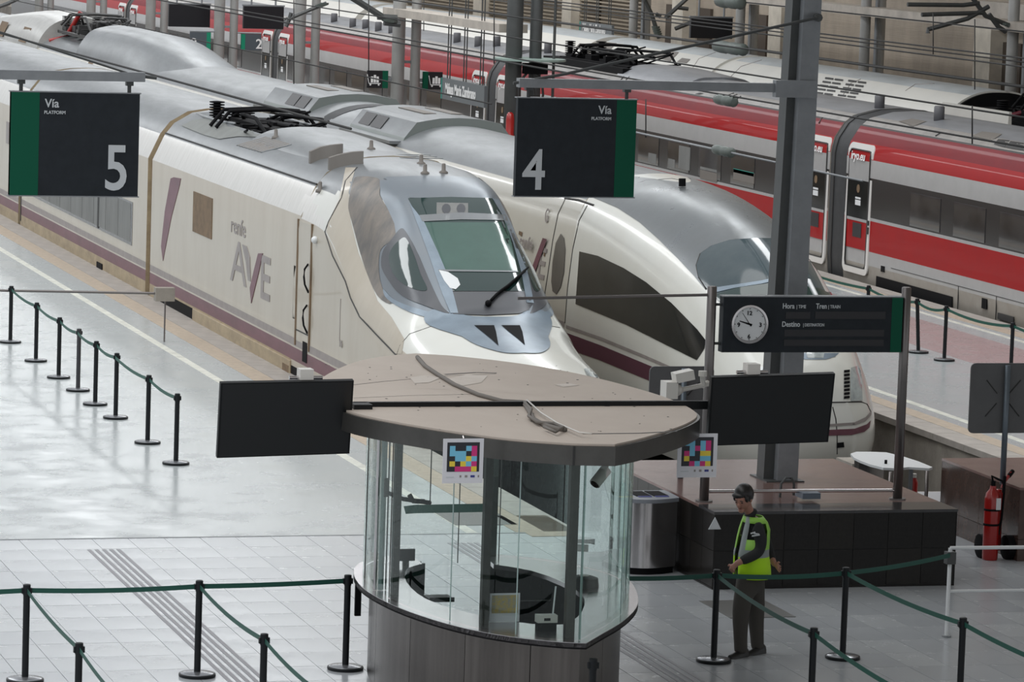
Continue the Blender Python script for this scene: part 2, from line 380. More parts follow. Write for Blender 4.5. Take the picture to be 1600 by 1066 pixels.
def loft(name, stations, xc, nY, nS, mats, midx, parent, soft=1.0, cap0=True, cap1=True, ang=32):
    """stations: (y, [(half width, z) ...] bottom to top centre); mirrored about xc"""
    nr = len(stations[0][1])
    rows = []
    for r in range(nr):
        rows.append(catmull([(s[0], s[1][r][0], s[1][r][1]) for s in stations], nY) if nY > 1 else [(s[0], s[1][r][0], s[1][r][1]) for s in stations])
    secs = []
    for k in range(len(rows[0])):
        half = [(rows[r][k][1], rows[r][k][2]) for r in range(nr)]
        full = [(-w, z) for w, z in half] + [(w, z) for w, z in half[::-1][1:]]
        if nS > 1:
            cm = catmull(full, nS); ln = []
            for i in range(len(full) - 1):
                for t in range(nS): ln.append(tuple(full[i][j] + (full[i + 1][j] - full[i][j]) * t / nS for j in range(2)))
            ln.append(full[-1])
            full = [tuple(ln[i][j] * (1 - soft) + cm[i][j] * soft for j in range(2)) for i in range(len(ln))]
        secs.append([(xc + w, rows[0][k][0], z) for w, z in full])
    m = len(secs[0]); vs = [v for s in secs for v in s]; fs = []; ix = []
    for k in range(len(secs) - 1):
        for j in range(m - 1):
            fs.append((k * m + j, k * m + j + 1, (k + 1) * m + j + 1, (k + 1) * m + j))
            seg = j // nS; seg = seg if seg < nr - 1 else 2 * (nr - 1) - 1 - seg
            ix.append(midx(seg) if callable(midx) else 0)
        fs.append((k * m + m - 1, k * m, (k + 1) * m, (k + 1) * m + m - 1)); ix.append(ix[-1])
    if cap0: fs.append(tuple(range(m))); ix.append(ix[0])
    if cap1: fs.append(tuple((len(secs) - 1) * m + j for j in range(m))); ix.append(ix[0])
    o = mobj(name, vs, fs, mats, parent, True, ix)
    return fixn(o, ang)
# ================================================================== SETTING
JY = 46.5
fl = struct(MB().box((-25, 18, -0.3), (48, JY, -0.012)).box((18.3, JY, -0.3), (22.75, 49.4, -0.012)).build('floor', M_joint))
# tiles of the concourse: each one a part of the floor
tw, tl = 0.435, 0.72
cand = []
x = 4.6
while x < 22:
    y = JY - 0.02
    while y > 33.2:
        cand.append((x, y - tl)); y -= tl
    x += tw
def tvis(x, y):
    d = Vector((x + tw / 2, y + tl / 2, 0)) - CAM
    px = 800 + FPX * d.dot(CR) / d.dot(CW); py = 533 - FPX * d.dot(CU) / d.dot(CW)
    return px, py
tmes = []
for mm in (M_tile, M_tile2, M_tile3):
    b = MB().box((0.0025, 0.0025, -0.012), (tw - 0.0025, tl - 0.0025, 0)); me0 = bpy.data.meshes.new('floor_tile')
    me0.from_pydata([tuple(v) for v in b.v], [], b.f); me0.materials.append(mm); tmes.append(me0)
vis = []; rest = []
for c in cand:
    px, py = tvis(*c)
    hid = (560 < px < 1000 and py > 880) or (px > 1050 and 700 < py < 905 and c[1] > 42.4 and 14.9 < c[0] < 17.6)
    (vis if (-10 < px < 1610 and py < 1080 and not hid) else rest).append(c)
vis.sort(key=lambda c: c[1])
for c in vis[:300]:
    o = bpy.data.objects.new('floor_tile', tmes[random.choice((0, 0, 0, 0, 1, 2))]); COL.objects.link(o); o.parent = fl
    o.location = (c[0], c[1], 0); o.rotation_euler = (random.uniform(-.0012, .0012), random.uniform(-.0015, .0015), 0)
mb = MB()
for c in vis[300:] + rest: mb.box((c[0] + .004, c[1] + .004, -.012), (c[0] + tw - .004, c[1] + tl - .004, 0), random.choice((0, 0, 0, 1, 2)))
mb.build('floor_tiles', [M_tile, M_tile2, M_tile3], fl, kind='stuff')
mb = MB().box((-25, 18, -.012), (4.6, JY - .02, 0)).box((22, 18, -.012), (48, JY - .02, 0)).box((4.6, 18, -.012), (22, 33.1, 0)).box((18.3, JY, -.012), (22.75, 49.4, 0))
mb.build('floor_surface', M_tile, fl)
box('joint_strip', (-25, JY - .03, -.02), (22.7, JY + .02, .004), M_steelg, fl)
# tactile guide strips
for (a, b_) in (((139, 859.4), (185.6, 859.4)), ((702, 849), (744, 849))):
    A = onZ(*a, 0); B = onZ(*b_, 0); w = (B.x - A.x)
    for k in range(5):
        xx = A.x + w * k / 4
        box('tactile_groove', (xx - .022, 32.5, -.001), (xx + .022, A.y, .004), M_tact, fl)
ht = box('floor_hatch', (14.52, 40.66, 0), (15.28, 41.72, .006), M_mat, fl)
# platforms
def platform(name, x0, x1, y0, y1, m, parts):
    p = struct(MB().box((x0, y0, -1.3), (x1, y1, -.02)).build(name, M_conc))
    MB().box((x0, y0, -.02), (x1, y1, 0)).build('paving', m, p)
    for (n, a, b2, mm, h) in parts: MB().box((a, y0, -.01), (b2, y1, h)).build(n, mm, p)
    return p
pl5 = platform('platform', -25, 14.56, JY + .02, 260, M_floor, [('edge_line', 13.16, 13.30, M_white, .003), ('tactile_strip', 13.79, 14.14, M_tan, .004)])
pl4 = platform('platform', 22.76, 30.2, JY + .02, 260, M_floor, [('edge_line', 23.70, 23.84, M_white, .003), ('tactile_strip', 23.16, 23.46, M_tan, .004), ('red_band', 26.95, 28.75, M_pinkfloor, .002), ('edge_line', 29.2, 29.33, M_white, .003), ('tactile_strip', 29.5, 29.85, M_tan, .004)])
struct(MB().box((38.6, 40, -1.3), (41.2, 260, 0)).build('platform', M_conc))
# edge stones, cut to lengths
def stones(p, x0, x1, y0, n, L):
    me0 = None
    for k in range(n):
        o = None
        if me0 is None:
            o = box('edge_stone', (x0, y0, -.09), (x1, y0 + L - .012, .005), M_edge, p); me0 = o.data
        else:
            o = bpy.data.objects.new('edge_stone', me0); COL.objects.link(o); o.parent = p; o.location = (0, k * L, 0)
stones(pl5, 14.15, 14.60, JY + .05, 50, 1.2)
stones(pl4, 22.70, 23.14, JY + .05, 30, 1.2)
stones(pl4, 29.87, 30.24, 56.5, 40, 1.2)
# a few patches of worn line and the pale hatch seen through the kiosk glass
c = onZ(838, 818, 0); box('vent_grating', (c.x - .35, c.y - 1.0, 0), (c.x + .3, c.y + .6, .005), M_tan, pl5)
c = onZ(742, 803, 0); box('hatch_cover', (c.x - .5, c.y - .9, 0), (c.x + .3, c.y + .7, .005), M_mat, pl5)
# track beds
for (x0, x1, tracks, y0) in ((14.56, 22.76, (16.08, 20.6), 47.0), (30.2, 38.6, (31.9, 36.3), 50)):
    tb = struct(MB().box((x0 - .1, y0, -1.5), (x1 + .1, 260, -1.28)).build('track_bed', M_pit))
    for t in tracks:
        for s in (-.83, .83): box('rail', (t + s - .04, y0 + 1.5, -1.28), (t + s + .04, 250, -1.1), M_rail, tb)
struct(box('trim_1', (14.56, 46.4, -1.3), (18.3, 47.0, -.012), M_pit))
struct(box('trim_2', (18.3, 49.3, -1.3), (22.76, 49.5, -.012), M_conc))
# far side wall behind the trains, on the right of the hall
wl = struct(box('wall_right', (41.2, 40, -1.3), (42.5, 260, 15), M_beige))
for y in (84.5, 96.5, 112.3, 121.4, 133.5, 145, 157): box('pilaster', (40.75, y - .55, 0), (41.2, y + .55, 4.9), M_pilas, wl)
for y in (95.4, 110.9, 114.6, 119.8, 123.0, 131.5): box('recess', (41.1, y - .6, 0), (41.23, y + .6, 4.4), M_recess, wl)
mb = MB()
for k in range(30):
    z = 2.5 + k * .13; mb.box((41.05, 126, z), (41.2, 176, z + .055))
mb.build('wall_slats', M_slat, wl, kind='stuff')
box('wall_ledge', (40.4, 60, 5.05), (41.2, 96, 5.45), M_beam, wl)
# pale beam carried on the round columns
bm_ = struct(box('trim_3', (38.55, 60, 4.88), (39.2, 160, 5.12), M_beam))
_a = onX(730, 22, 26.3); _b = onX(730, 40, 26.3)
hb = struct(MB().box((25.9, 90.2, _b.z), (26.6, 101.2, _b.z + .2)).build('trim_4', M_beam))
# unseen hall roof slabs, open to the left, placed to shade the right side
rf = struct(MB().box((27.5, 46, 15.8), (42.5, 106, 16.2)).build('shade_ceiling', M_beam))
rf2 = struct(MB().box((9.5, -30, 12), (48, 45, 12.4)).build('shade_ceiling', M_beam))
# ================================================================== TRAINS
# ---- train on the near left track
XC = 16.08
T5 = thing('high_speed_train', 'cream high speed train with grimy grey cab, green windscreen and AVE lettering', 'train', (XC, 52.85, 0))
bodyprof = [(1.38, -.62), (1.44, -.3), (1.48, .0), (1.48, .24), (1.48, .45), (1.48, .48), (1.48, .60), (1.48, 1.6), (1.48, 2.58), (1.26, 3.05), (1.08, 3.28), (.74, 3.48), (.38, 3.54), (0, 3.56)]
mset = [M_creamlow, M_maroon, M_cream, M_greyst, M_chamf, M_silver]
def segm(s): return [0, 0, 0, 1, 2, 3, 2, 2, 4, 5, 5, 5, 5][s]
RB = thing  # noqa
sunk = bodyprof[:-2] + [(.70, 3.30), (0, 3.30)]
pc = loft('power_car_body', [(61.9, bodyprof), (68.0, bodyprof), (68.05, sunk), (73.7, sunk), (73.9, bodyprof), (74.2, bodyprof)], XC, 1, 1, mset, segm, T5)
cabst = [
 (62.3, [(1.38,-.62),(1.48,.0),(1.48,.9),(1.48,1.75),(1.48,2.55),(1.255,3.03),(1.075,3.265),(.74,3.465),(.38,3.525),(0,3.545)]),
 (60.6, [(1.38,-.62),(1.48,.0),(1.48,.9),(1.48,1.72),(1.475,2.50),(1.25,3.02),(1.07,3.26),(.74,3.46),(.38,3.52),(0,3.54)]),
 (59.9, [(1.38,-.62),(1.48,.0),(1.48,.9),(1.48,1.66),(1.47,2.35),(1.25,2.88),(1.08,3.18),(.76,3.43),(.38,3.49),(0,3.51)]),
 (59.1, [(1.38,-.62),(1.48,.0),(1.48,.85),(1.48,1.5),(1.46,2.0),(1.25,2.5),(1.10,2.93),(.82,3.28),(.42,3.38),(0,3.40)]),
 (58.4, [(1.38,-.62),(1.48,.0),(1.48,.8),(1.475,1.28),(1.43,1.66),(1.20,2.12),(1.08,2.58),(.72,3.08),(.36,3.15),(0,3.165)]),
 (57.3, [(1.37,-.62),(1.47,.0),(1.47,.72),(1.45,1.15),(1.38,1.45),(1.20,1.78),(1.04,2.16),(.68,2.49),(.34,2.54),(0,2.56)]),
 (56.3, [(1.36,-.62),(1.46,-.02),(1.45,.65),(1.41,1.0),(1.32,1.28),(1.15,1.52),(.93,1.75),(.60,1.93),(.30,1.97),(0,1.98)]),
 (55.9, [(1.35,-.62),(1.45,-.02),(1.43,.62),(1.38,.93),(1.28,1.18),(1.09,1.39),(.82,1.54),(.53,1.63),(.26,1.66),(0,1.67)]),
 (55.0, [(1.2,-.3),(1.40,-.03),(1.37,.53),(1.30,.82),(1.20,1.04),(1.0,1.23),(.76,1.35),(.48,1.43),(.24,1.46),(0,1.47)]),
 (54.2, [(1.1,-.05),(1.32,.1),(1.30,.5),(1.24,.75),(1.14,.95),(.94,1.11),(.70,1.20),(.45,1.26),(.23,1.29),(0,1.30)]),
 (53.6, [(1.0,.05),(1.2,.15),(1.19,.42),(1.13,.62),(1.04,.80),(.86,.95),(.64,1.03),(.42,1.09),(.21,1.12),(0,1.13)]),
 (53.1, [(.7,.15),(.92,.2),(.93,.36),(.88,.5),(.8,.62),(.66,.73),(.5,.8),(.33,.84),(.17,.86),(0,.865)]),
 (52.85, [(.35,.25),(.5,.28),(.5,.34),(.47,.4),(.43,.46),(.36,.52),(.27,.56),(.18,.58),(.09,.59),(0,.595)])]
box('underframe', (XC - 1.0, 53.4, -1.1), (XC + 1.0, 57, .2), M_black, T5)
cab = loft('cab', cabst, XC, 9, 4, [M_whitep, M_cream, M_silver, M_chamf], None, T5, soft=.85, ang=60)
SEAM = [(3.6, 62.4), (2.9, 61.6), (2.48, 60.2), (1.84, 58.84), (1.43, 57.98), (1.1, 55.7), (.9, 54.9), (-1, 54.6)]
for p in cab.data.polygons:
    c = p.center + T5.location
    for (za, ya), (zb, yb) in zip(SEAM[:-1], SEAM[1:]):
        if zb <= c.z <= za:
            ys = yb + (ya - yb) * (c.z - zb) / (za - zb)
            if c.y > ys and c.z < 3.06: p.material_index = 1 if c.z < 2.55 else 3
            if c.z > 3.06 and c.y > 58.9: p.material_index = 2
B5 = bvh_of([pc, cab])
# cab upper side: cream above the seam is body paint, then grime grey channel, metallic hood
def sp(n, P, m, mir=True, off=.006, parent=None, step=8, b=B5, xc=XC, **k): return skinpatch(n, b, P, m, parent or T5, step, off, xc if mir else None, **k)
sp('cab_side_panel', [(540, 262), (556, 262), (545, 300), (548, 345), (560, 395), (575, 430), (590, 470), (612, 496), (632, 530), (628, 553), (618, 553), (590, 520), (563, 495), (540, 430), (522, 385), (510, 362), (514, 345), (530, 312)], M_cream, off=.004)
sp('grime_panel', rnd([(552, 285), (558, 277), (580, 277), (595, 283), (594, 305), (608, 330), (617, 350), (619, 372), (596, 390), (593, 425), (600, 455), (612, 475), (590, 462), (568, 410), (550, 345), (545, 320)]), M_cabgrime, off=.010, step=5)
sp('cab_cheek', [(617, 348), (600, 375), (592, 392), (588, 425), (594, 452), (606, 472), (650, 486), (700, 495), (706, 493), (692, 488), (668, 460), (650, 420), (632, 378)], M_cabgrey, off=.006, step=5)
sp('cab_hood', [(594, 283), (640, 277), (700, 276), (745, 279), (762, 286), (778, 297), (768, 311), (640, 310), (655, 345), (672, 380), (690, 420), (704, 455), (706, 492), (690, 488), (668, 455), (650, 415), (632, 378), (620, 372), (617, 350), (608, 330), (595, 305)], M_cabgrey, mir=True, off=.012, step=5)
sp('cab_shoulder', rnd([(600, 452), (616, 468), (650, 482), (700, 494), (760, 496), (808, 494), (826, 480), (838, 482), (856, 492), (862, 510), (852, 535), (842, 549), (800, 553), (770, 548), (735, 535), (690, 505), (640, 488), (606, 468)]), M_bluegrey, mir=True, off=.012, step=5)
sp('side_window_surround', rnd([(627, 358), (637, 366), (655, 400), (672, 440), (690, 478), (702, 491), (668, 480), (628, 462), (606, 435), (597, 415), (600, 392), (612, 376)]), M_plate, off=.016, step=5)
sp('side_window', rnd([(626, 376), (636, 374), (648, 400), (658, 430), (668, 454), (648, 453), (622, 437), (610, 412), (612, 392)]), M_dkgreen, off=.021, step=5)
sp('windscreen', [(638, 311), (703, 309), (768, 311), (782, 335), (800, 380), (815, 430), (822, 456), (700, 456), (688, 430), (672, 390), (655, 345)], M_dkgreen, mir=False, off=.016, step=6)
sp('windscreen_blind', [(662, 349), (790, 349), (808, 425), (685, 423), (668, 380)], M_gblind, mir=False, off=.020)
sp('windscreen_divider', [(655, 338), (720, 334), (788, 337), (792, 346), (720, 345), (660, 348)], M_silver, mir=False, off=.024)
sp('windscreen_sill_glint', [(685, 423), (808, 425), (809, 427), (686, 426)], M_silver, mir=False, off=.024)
mbk = sp('lower_screen_plate', [(702, 457), (824, 457), (833, 475), (826, 485), (812, 491), (760, 494), (708, 492)], M_plate, mir=False, off=.017)
sp('screen_pillar', [(650, 332), (663, 349), (684, 395), (703, 440), (716, 491), (704, 491), (692, 462), (672, 405), (655, 358), (640, 318)], M_bluegrey, mir=False, off=.022)
sp('screen_pillar', [(768, 311), (778, 313), (797, 350), (815, 395), (826, 440), (833, 475), (822, 474), (814, 430), (800, 380), (783, 337)], M_bluegrey, mir=False, off=.022)
# ceiling fan unit seen behind the glass top
sp('fan_unit', [(682, 318), (731, 319), (731, 338), (682, 337)], M_curtain, mir=False, off=.019)
for cx in (697, 720): sp('fan', [(cx + 7 * math.cos(a * .63), 328 + 8 * math.sin(a * .63)) for a in range(10)], M_plate, mir=False, off=.022, step=4)
cl = sp('cloth_behind_glass', [(686, 424), (700, 427), (715, 437), (719, 447), (712, 454), (703, 452), (694, 440)], M_plast, mir=False, off=.024, step=4)
for P in (((741, 510), (772, 510), (775, 520), (779, 542), (768, 532), (752, 519)), ((783, 510), (812, 510), (816, 520), (820, 541), (810, 532), (795, 520))):
    sp('hood_vent', list(P), M_black, mir=False, off=.018, step=4)
# bright lips behind the two vents
for P in (((742, 508), (770, 508)), ((784, 508), (811, 508))): skinline('vent_lip', B5, list(P), .012, M_silver, T5, off=.01)
sp('headlight', [(912, 577), (937, 576), (944, 586), (948, 594), (925, 590), (917, 588)], M_lightglass, mir=True, off=.012, step=4)
skinline('body_seam', B5, [(558, 262), (540, 283), (534, 309), (514, 346), (508, 362), (520, 400), (540, 440), (548, 466), (562, 495), (590, 525), (618, 554), (640, 576)], .014, M_seam, T5, mirror=XC)
skinline('hatch_seam', B5, [(620, 554), (625, 540), (640, 522), (680, 508), (740, 502), (800, 502), (850, 508), (880, 513)], .006, M_seam, T5)
# wiper
w1 = onY(765, 474, 55.9); w2 = onY(790, 448, 56.6); w3 = onY(820, 422, 57.0)
wp = MB()
wpts = []
for q in ((763, 474), (776, 460), (790, 450), (805, 437), (820, 423)):
    h = B5.ray_cast(CAM, D(*q).normalized())[0]; wpts.append(h - D(*q).normalized() * .07)
wp.tube(wpts, .022, 6); wp.tube([p + Vector((.05, 0, .05)) for p in wpts], .016, 6); wp.ball(wpts[0], .05)
wp.build('windscreen_wiper', M_black, T5, True)
# side door with two handles, mirror pod and plates: flat on the side
XS = XC - 1.48
def side(px, py): return onX(px, py, XS)
def sidequad(name, y0, y1, z0, z1, m, t=.012, parent=None, xs=XS, bevel=0): return box(name, (xs - t, y0, z0), (xs + .01, y1, z1), m, parent or T5, bevel)
dr = sidequad('cab_door', 61.12, 62.02, .58, 2.5, M_cream, .008)
sidequad('door_post', 62.0, 62.07, .5, 2.52, M_brownwin, .02, dr); sidequad('door_post', 61.05, 61.12, .5, 2.52, M_brownwin, .02, dr)
sidequad('door_sill', 61.1, 62.05, .74, .76, M_seam, .014, dr)
for z in (1.67, 1.02):
    tubeo('door_handle', [(XS - .01, 61.28, z + .2), (XS - .07, 61.26, z + .12), (XS - .08, 61.25, z), (XS - .07, 61.22, z - .12), (XS - .01, 61.2, z - .25)], .016, M_black, dr)
MB().ball((XS - .04, 60.75, 2.3), .06).build('side_lamp', M_plast, T5, True)
sidequad('step_recess', 61.2, 61.5, .3, .62, M_black, .015)
sidequad('side_grille', 68.66, 70.3, 1.58, 2.3, M_brownwin, .012)
sidequad('hatch_outline', 59.1, 59.12, .9, 1.55, M_greyst, .006)
# skirt: open bogie bays
sidequad('bogie_bay', 70.1, 73.6, -.6, .2, M_black, .004)
mb = MB()
for y in (70.8, 71.9, 72.9): mb.lathe([(.3, 0), (.3, .1), (.12, .12)], (XS + .02, y, -.2), 14, axis='x')
mb.build('wheelset', M_rubber, T5)
for (a_, b_, m_) in ((.24, .45, M_maroon), (.48, .60, M_greyst)): sidequad('side_stripe', 57.4, 62.4, a_, b_, m_, .006)
sidequad('skirt_panel', 62.3, 70.05, -.45, .215, M_creamlow, .03, bevel=.01); sidequad('skirt_panel', 62.35, 62.8, -.3, .12, M_brownwin, .034)
sidequad('bogie_bay', 59.2, 62.3, -.6, .2, M_black, .004)
# lettering
yd = (0, -1, 0)
text('renfe', .40, 'lettering', M_greyst, T5, (XS - .005, 67.12, 1.86), yd, (0, 0, 1), width=1.45, off=.002)
text('A', 1.02, 'lettering', M_greyst, T5, (XS - .005, 67.05, 1.04), yd, (0, 0, 1), width=1.9, off=.004)
text('E', 1.02, 'lettering', M_greyst, T5, (XS - .005, 64.75, .99), yd, (0, 0, 1), width=1.6, off=.012)
def sidepoly(name, pts, m, off=.011, parent=None, b=None):
    v = [side(*p) + Vector((-off, 0, 0)) for p in pts]; v2 = [p + Vector((off + .004, 0, 0)) for p in v]; n = len(v)
    tr = tessellate_polygon([[Vector((p.y, p.z, 0)) for p in v]])
    return mobj(name, v + v2, [tuple(t) for t in tr] + [(i, (i + 1) % n, n + (i + 1) % n, n + i) for i in range(n)], m, parent or T5)
sidepoly('lettering', [(379, 382), (386, 385), (391, 402), (392, 440), (388, 438), (385, 410)], M_greyst)
sidepoly('lettering', [(404, 396), (411, 396), (405, 425), (393, 474), (391, 450), (398, 420)], M_maroon)
sidepoly('livery_mark', [(267, 279), (272, 277), (283, 279), (281, 290), (268, 340), (255, 408), (252, 385), (258, 330)], M_maroon, .008)
text('16', .16, 'fleet_number', M_greyst, T5, (XS - .012, 59.1, .82), yd, (0, 0, 1), width=1.3)
# roof seam, gap, rear coach
for s in (-1, 1): box('roof_gutter', (XC + s * 1.24 - .012, 61.9, 3.075), (XC + s * 1.24 + .012, 74.2, 3.10), M_seam, T5)
co = loft('coach_body', [(74.62, bodyprof), (89.4, bodyprof)], XC, 1, 1, mset, segm, T5)
co2 = loft('coach_body', [(89.7, bodyprof), (104, bodyprof)], XC, 1, 1, mset, segm, T5)
co3 = loft('coach_body', [(104.3, bodyprof), (150, bodyprof)], XC, 1, 1, mset, segm, T5)
gp = [(w * .95, z - .05 if z > 2 else z) for w, z in bodyprof]
loft('gangway', [(74.15, gp), (74.66, gp)], XC, 1, 1, [M_brownwin], None, T5)
loft('gangway', [(89.35, gp), (89.75, gp)], XC, 1, 1, [M_seam], None, T5)
sidequad('window_band', 76.05, 88.3, .78, 1.62, M_winband, .006)
for k in range(9):
    y = 76.2 + k * 1.34
    sidequad('window', y, y + 1.31, .84, 1.58, M_curtain, .009)
sidequad('window_post', 79.6, 79.75, .8, 1.62, M_seam, .016)
sidequad('door_edge', 89.3, 89.36, .1, 2.4, M_seam, .012); sidequad('vent_slot', 91.2, 91.6, 1.7, 2.2, M_greyst, .01); sidequad('bogie_notch', 79.1, 79.7, -.1, .12, M_black, .02)
# roof equipment: pantograph well, pantograph, raised hood with grille, deflectors, studs
TOP = 3.56
B5r = bvh_of([pc])
wellP = [onZ(285, 194, 3.5), onZ(335, 184, 3.5)]
skinpatch('sunken_roof_panel', B5r, [(284, 197), (300, 189), (330, 184), (372, 184), (440, 200), (420, 215), (372, 214), (343, 218), (318, 211)], mat('well_grey', (.19, .20, .19), .5, var=.2), T5, 6, .012)
for s in (-1, 1):
    mb = MB(); mb.tube([(XC + s * .70, 73.95, 3.47), (XC + s * .76, 73, 3.48), (XC + s * .76, 71.4, 3.48), (XC + s * .7, 70.6, 3.5)], .03, 8); mb.build('well_rim', M_silver, T5, True)
hp = [(.95, 3.36), (.86, 3.46), (.62, 3.58), (.3, 3.63), (0, 3.64)]
loft('roof_hood', [(68.3, [(.97, 3.30), (.9, 3.36), (.7, 3.46), (.3, 3.5), (0, 3.5)]), (67.8, hp), (66.3, hp), (64.2, [(.95, 3.34), (.86, 3.44), (.6, 3.55), (.3, 3.6), (0, 3.61)]), (62.6, [(.9, 3.32), (.8, 3.38), (.55, 3.47), (.3, 3.5), (0, 3.51)])], XC, 4, 2, [M_silver], None, T5, soft=1)
B5h = bvh_of([o for o in COL.objects if o.name.startswith('roof_hood')] + [pc, cab])
skinpatch('roof_grille', B5h, [(370, 227), (415, 214), (455, 226), (408, 238)], M_grille, T5, 6, .012)
for k in range(9):
    a = k / 8; p0 = (370 + 38 * a, 227 + 11 * a); p1 = (415 + 40 * a, 214 + 12 * a)
    skinline('grille_bar', B5h, [p0, p1], .012, M_steelg, T5, off=.02)
for P, hgt in (([(484, 256), (500, 249), (516, 246), (535, 244)], .2), ([(514, 266), (530, 261), (550, 257), (567, 256)], .2)):
    pts = [B5h.ray_cast(CAM, D(*p).normalized())[0] for p in resamp(P, 8, False)]
    vs = []; fs = []
    for p in pts: vs += [p + Vector((0, -.03, -.02)), p + Vector((0, -.03, hgt)), p + Vector((0, .08, hgt)), p + Vector((0, .08, -.02))]
    for k in range(len(pts) - 1):
        for j in range(4): fs.append((k * 4 + j, k * 4 + (j + 1) % 4, k * 4 + 4 + (j + 1) % 4, k * 4 + 4 + j))
    fs += [(0, 1, 2, 3), tuple(range(len(vs) - 4, len(vs)))]
    fixn(mobj('roof_deflector', vs, fs, M_grille, T5), 50)
for (px, py) in ((431, 215), (580, 233), (658, 256), (664, 271), (693, 270), (500, 298)):
    h = B5h.ray_cast(CAM, D(px, py).normalized())[0]
    MB().lathe([(.075, -.03), (.07, .015), (.035, .035), (.03, .13), (.02, .145)], h, 10).build('roof_stud', M_grille, T5, True)
for k in range(26):  # shallow ribs on the roof
    y = 61.6 + k * .19; box('roof_rib', (XC + .05, y, 3.54), (XC + .75, y + .07, 3.552 if k < 5 else 3.53), M_silver, T5) if k % 2 == 0 and k < 6 else None

def pantograph(name, parent, xc, y0, z, L, m=M_black, hh=.38, ins=3):
    p = mobj(name, *(lambda b: (b.v, b.f))(MB().box((xc - .75, y0 - L, z), (xc + .75, y0 - L + .1, z + .08)).box((xc - .75, y0 - .1, z), (xc + .75, y0, z + .08)).box((xc - .75, y0 - L, z), (xc - .65, y0, z + .08)).box((xc + .65, y0 - L, z), (xc + .75, y0, z + .08))), m, parent)
    def ins_(x, y, h):
        prof = []
        n = int(h / .05)
        for k in range(n): prof += [(.07, k * .05), (.145, k * .05 + .012), (.145, k * .05 + .03), (.07, k * .05 + .04)]
        MB().lathe(prof, (x, y, z - .05), 12).build('insulator', m, p, True)
    ins_(xc - .5, y0 - .1, .55); ins_(xc - .25, y0 - .6, .45); ins_(xc - .1, y0 - .9, .42)
    if ins > 3: ins_(xc + .4, y0, .6)
    for s in (-1, 1):
        tubeo('pantograph_arm', [(xc + s * .1, y0 - .9, z + .1), (xc + s * .35, y0 - 1.6, z + hh), (xc + s * .6, y0 - L + .8, z + hh + .06), (xc + s * .55, y0 - L + .1, z + .15)], .035, m, p)
        tubeo('pantograph_arm', [(xc + s * .05, y0 - .6, z + .15), (xc + s * .05, y0 - 2.2, z + hh - .1), (xc + s * .05, y0 - L + .4, z + hh - .05)], .045, m, p)
        tubeo('collector_strip', [(xc - .95, y0 - 1.9 - s * .25, z + hh - .22), (xc - .7, y0 - 1.9 - s * .25, z + hh + .08), (xc, y0 - 1.9 - s * .25, z + hh + .12), (xc + .7, y0 - 1.9 - s * .25, z + hh + .08), (xc + .95, y0 - 1.9 - s * .25, z + hh - .22)], .035, m, p)
    rr = random.Random(3)
    for k in range(16):
        a = Vector((xc + rr.uniform(-.7, .6), y0 - rr.uniform(.2, L * .8), z + rr.uniform(.05, .2)))
        tubeo('pantograph_rod', [a, a + Vector((rr.uniform(-.5, .5), -rr.uniform(.6, 1.6), rr.uniform(.05, hh * .8)))], .022, m, p, 6)
    for k in range(12):
        a = Vector((xc + rr.uniform(-.65, .5), y0 - rr.uniform(.4, L * .95), z)); box('pantograph_drive', a, a + Vector((rr.uniform(.15, .4), rr.uniform(.2, .6), rr.uniform(.10, hh * .9))), m, p)
    return p
box('pantograph_base', (XC - .40, 68.8, 3.29), (XC + .45, 72.3, 3.52), M_black, T5)
box('pantograph_base', (XC - .55, 69.4, 3.29), (XC + .55, 71.4, 3.44), M_black, T5)
pantograph('pantograph', T5, XC, 73.2, 3.28, 4.7, hh=.34)
# ---- rounded white train on the next track
X4 = 20.6
T4 = thing('high_speed_train', 'white high speed train with rounded nose and silver roof, standing behind the clock sign', 'train', (X4, 54.5, 0))
p4 = [(1.36, -.62), (1.42, -.4), (1.48, .0), (1.5, .46), (1.5, .70), (1.5, .78), (1.5, .87), (1.5, 1.1), (1.47, 1.6), (1.42, 2.1), (1.35, 2.55), (1.22, 2.88), (.95, 3.1), (.5, 3.26), (0, 3.31)]
m4 = [M_creamlow, mat('deep_maroon_stripe', (0.085, 0.022, 0.045), .35), mat('white_train_paint', (0.55, 0.535, 0.48), 0.24, coat=.5, var=.3, vscale=1.0, col2=(.50, .48, .41)), M_greyst, M_silver]
def seg4(s): return [0, 0, 0, 1, 2, 3, 2, 2, 2, 2, 2, 4, 4, 4][s]
b4 = loft('car_body', [(62.0, p4), (80.4, p4)], X4, 1, 3, m4, seg4, T4, soft=1)
b4b = loft('car_body', [(81.0, p4), (107.0, p4)], X4, 1, 3, m4, seg4, T4, soft=1)
b4c = loft('car_body', [(107.7, p4), (160.0, p4)], X4, 1, 3, m4, seg4, T4, soft=1)
g4 = [(w * .985, z + (.015 if z > 3 else 0)) for w, z in p4]
loft('gangway', [(80.3, g4), (81.1, g4)], X4, 1, 3, [M_rubber], None, T4, soft=1)
loft('gangway', [(106.9, g4), (107.8, g4)], X4, 1, 3, [M_brownwin], None, T4, soft=1)
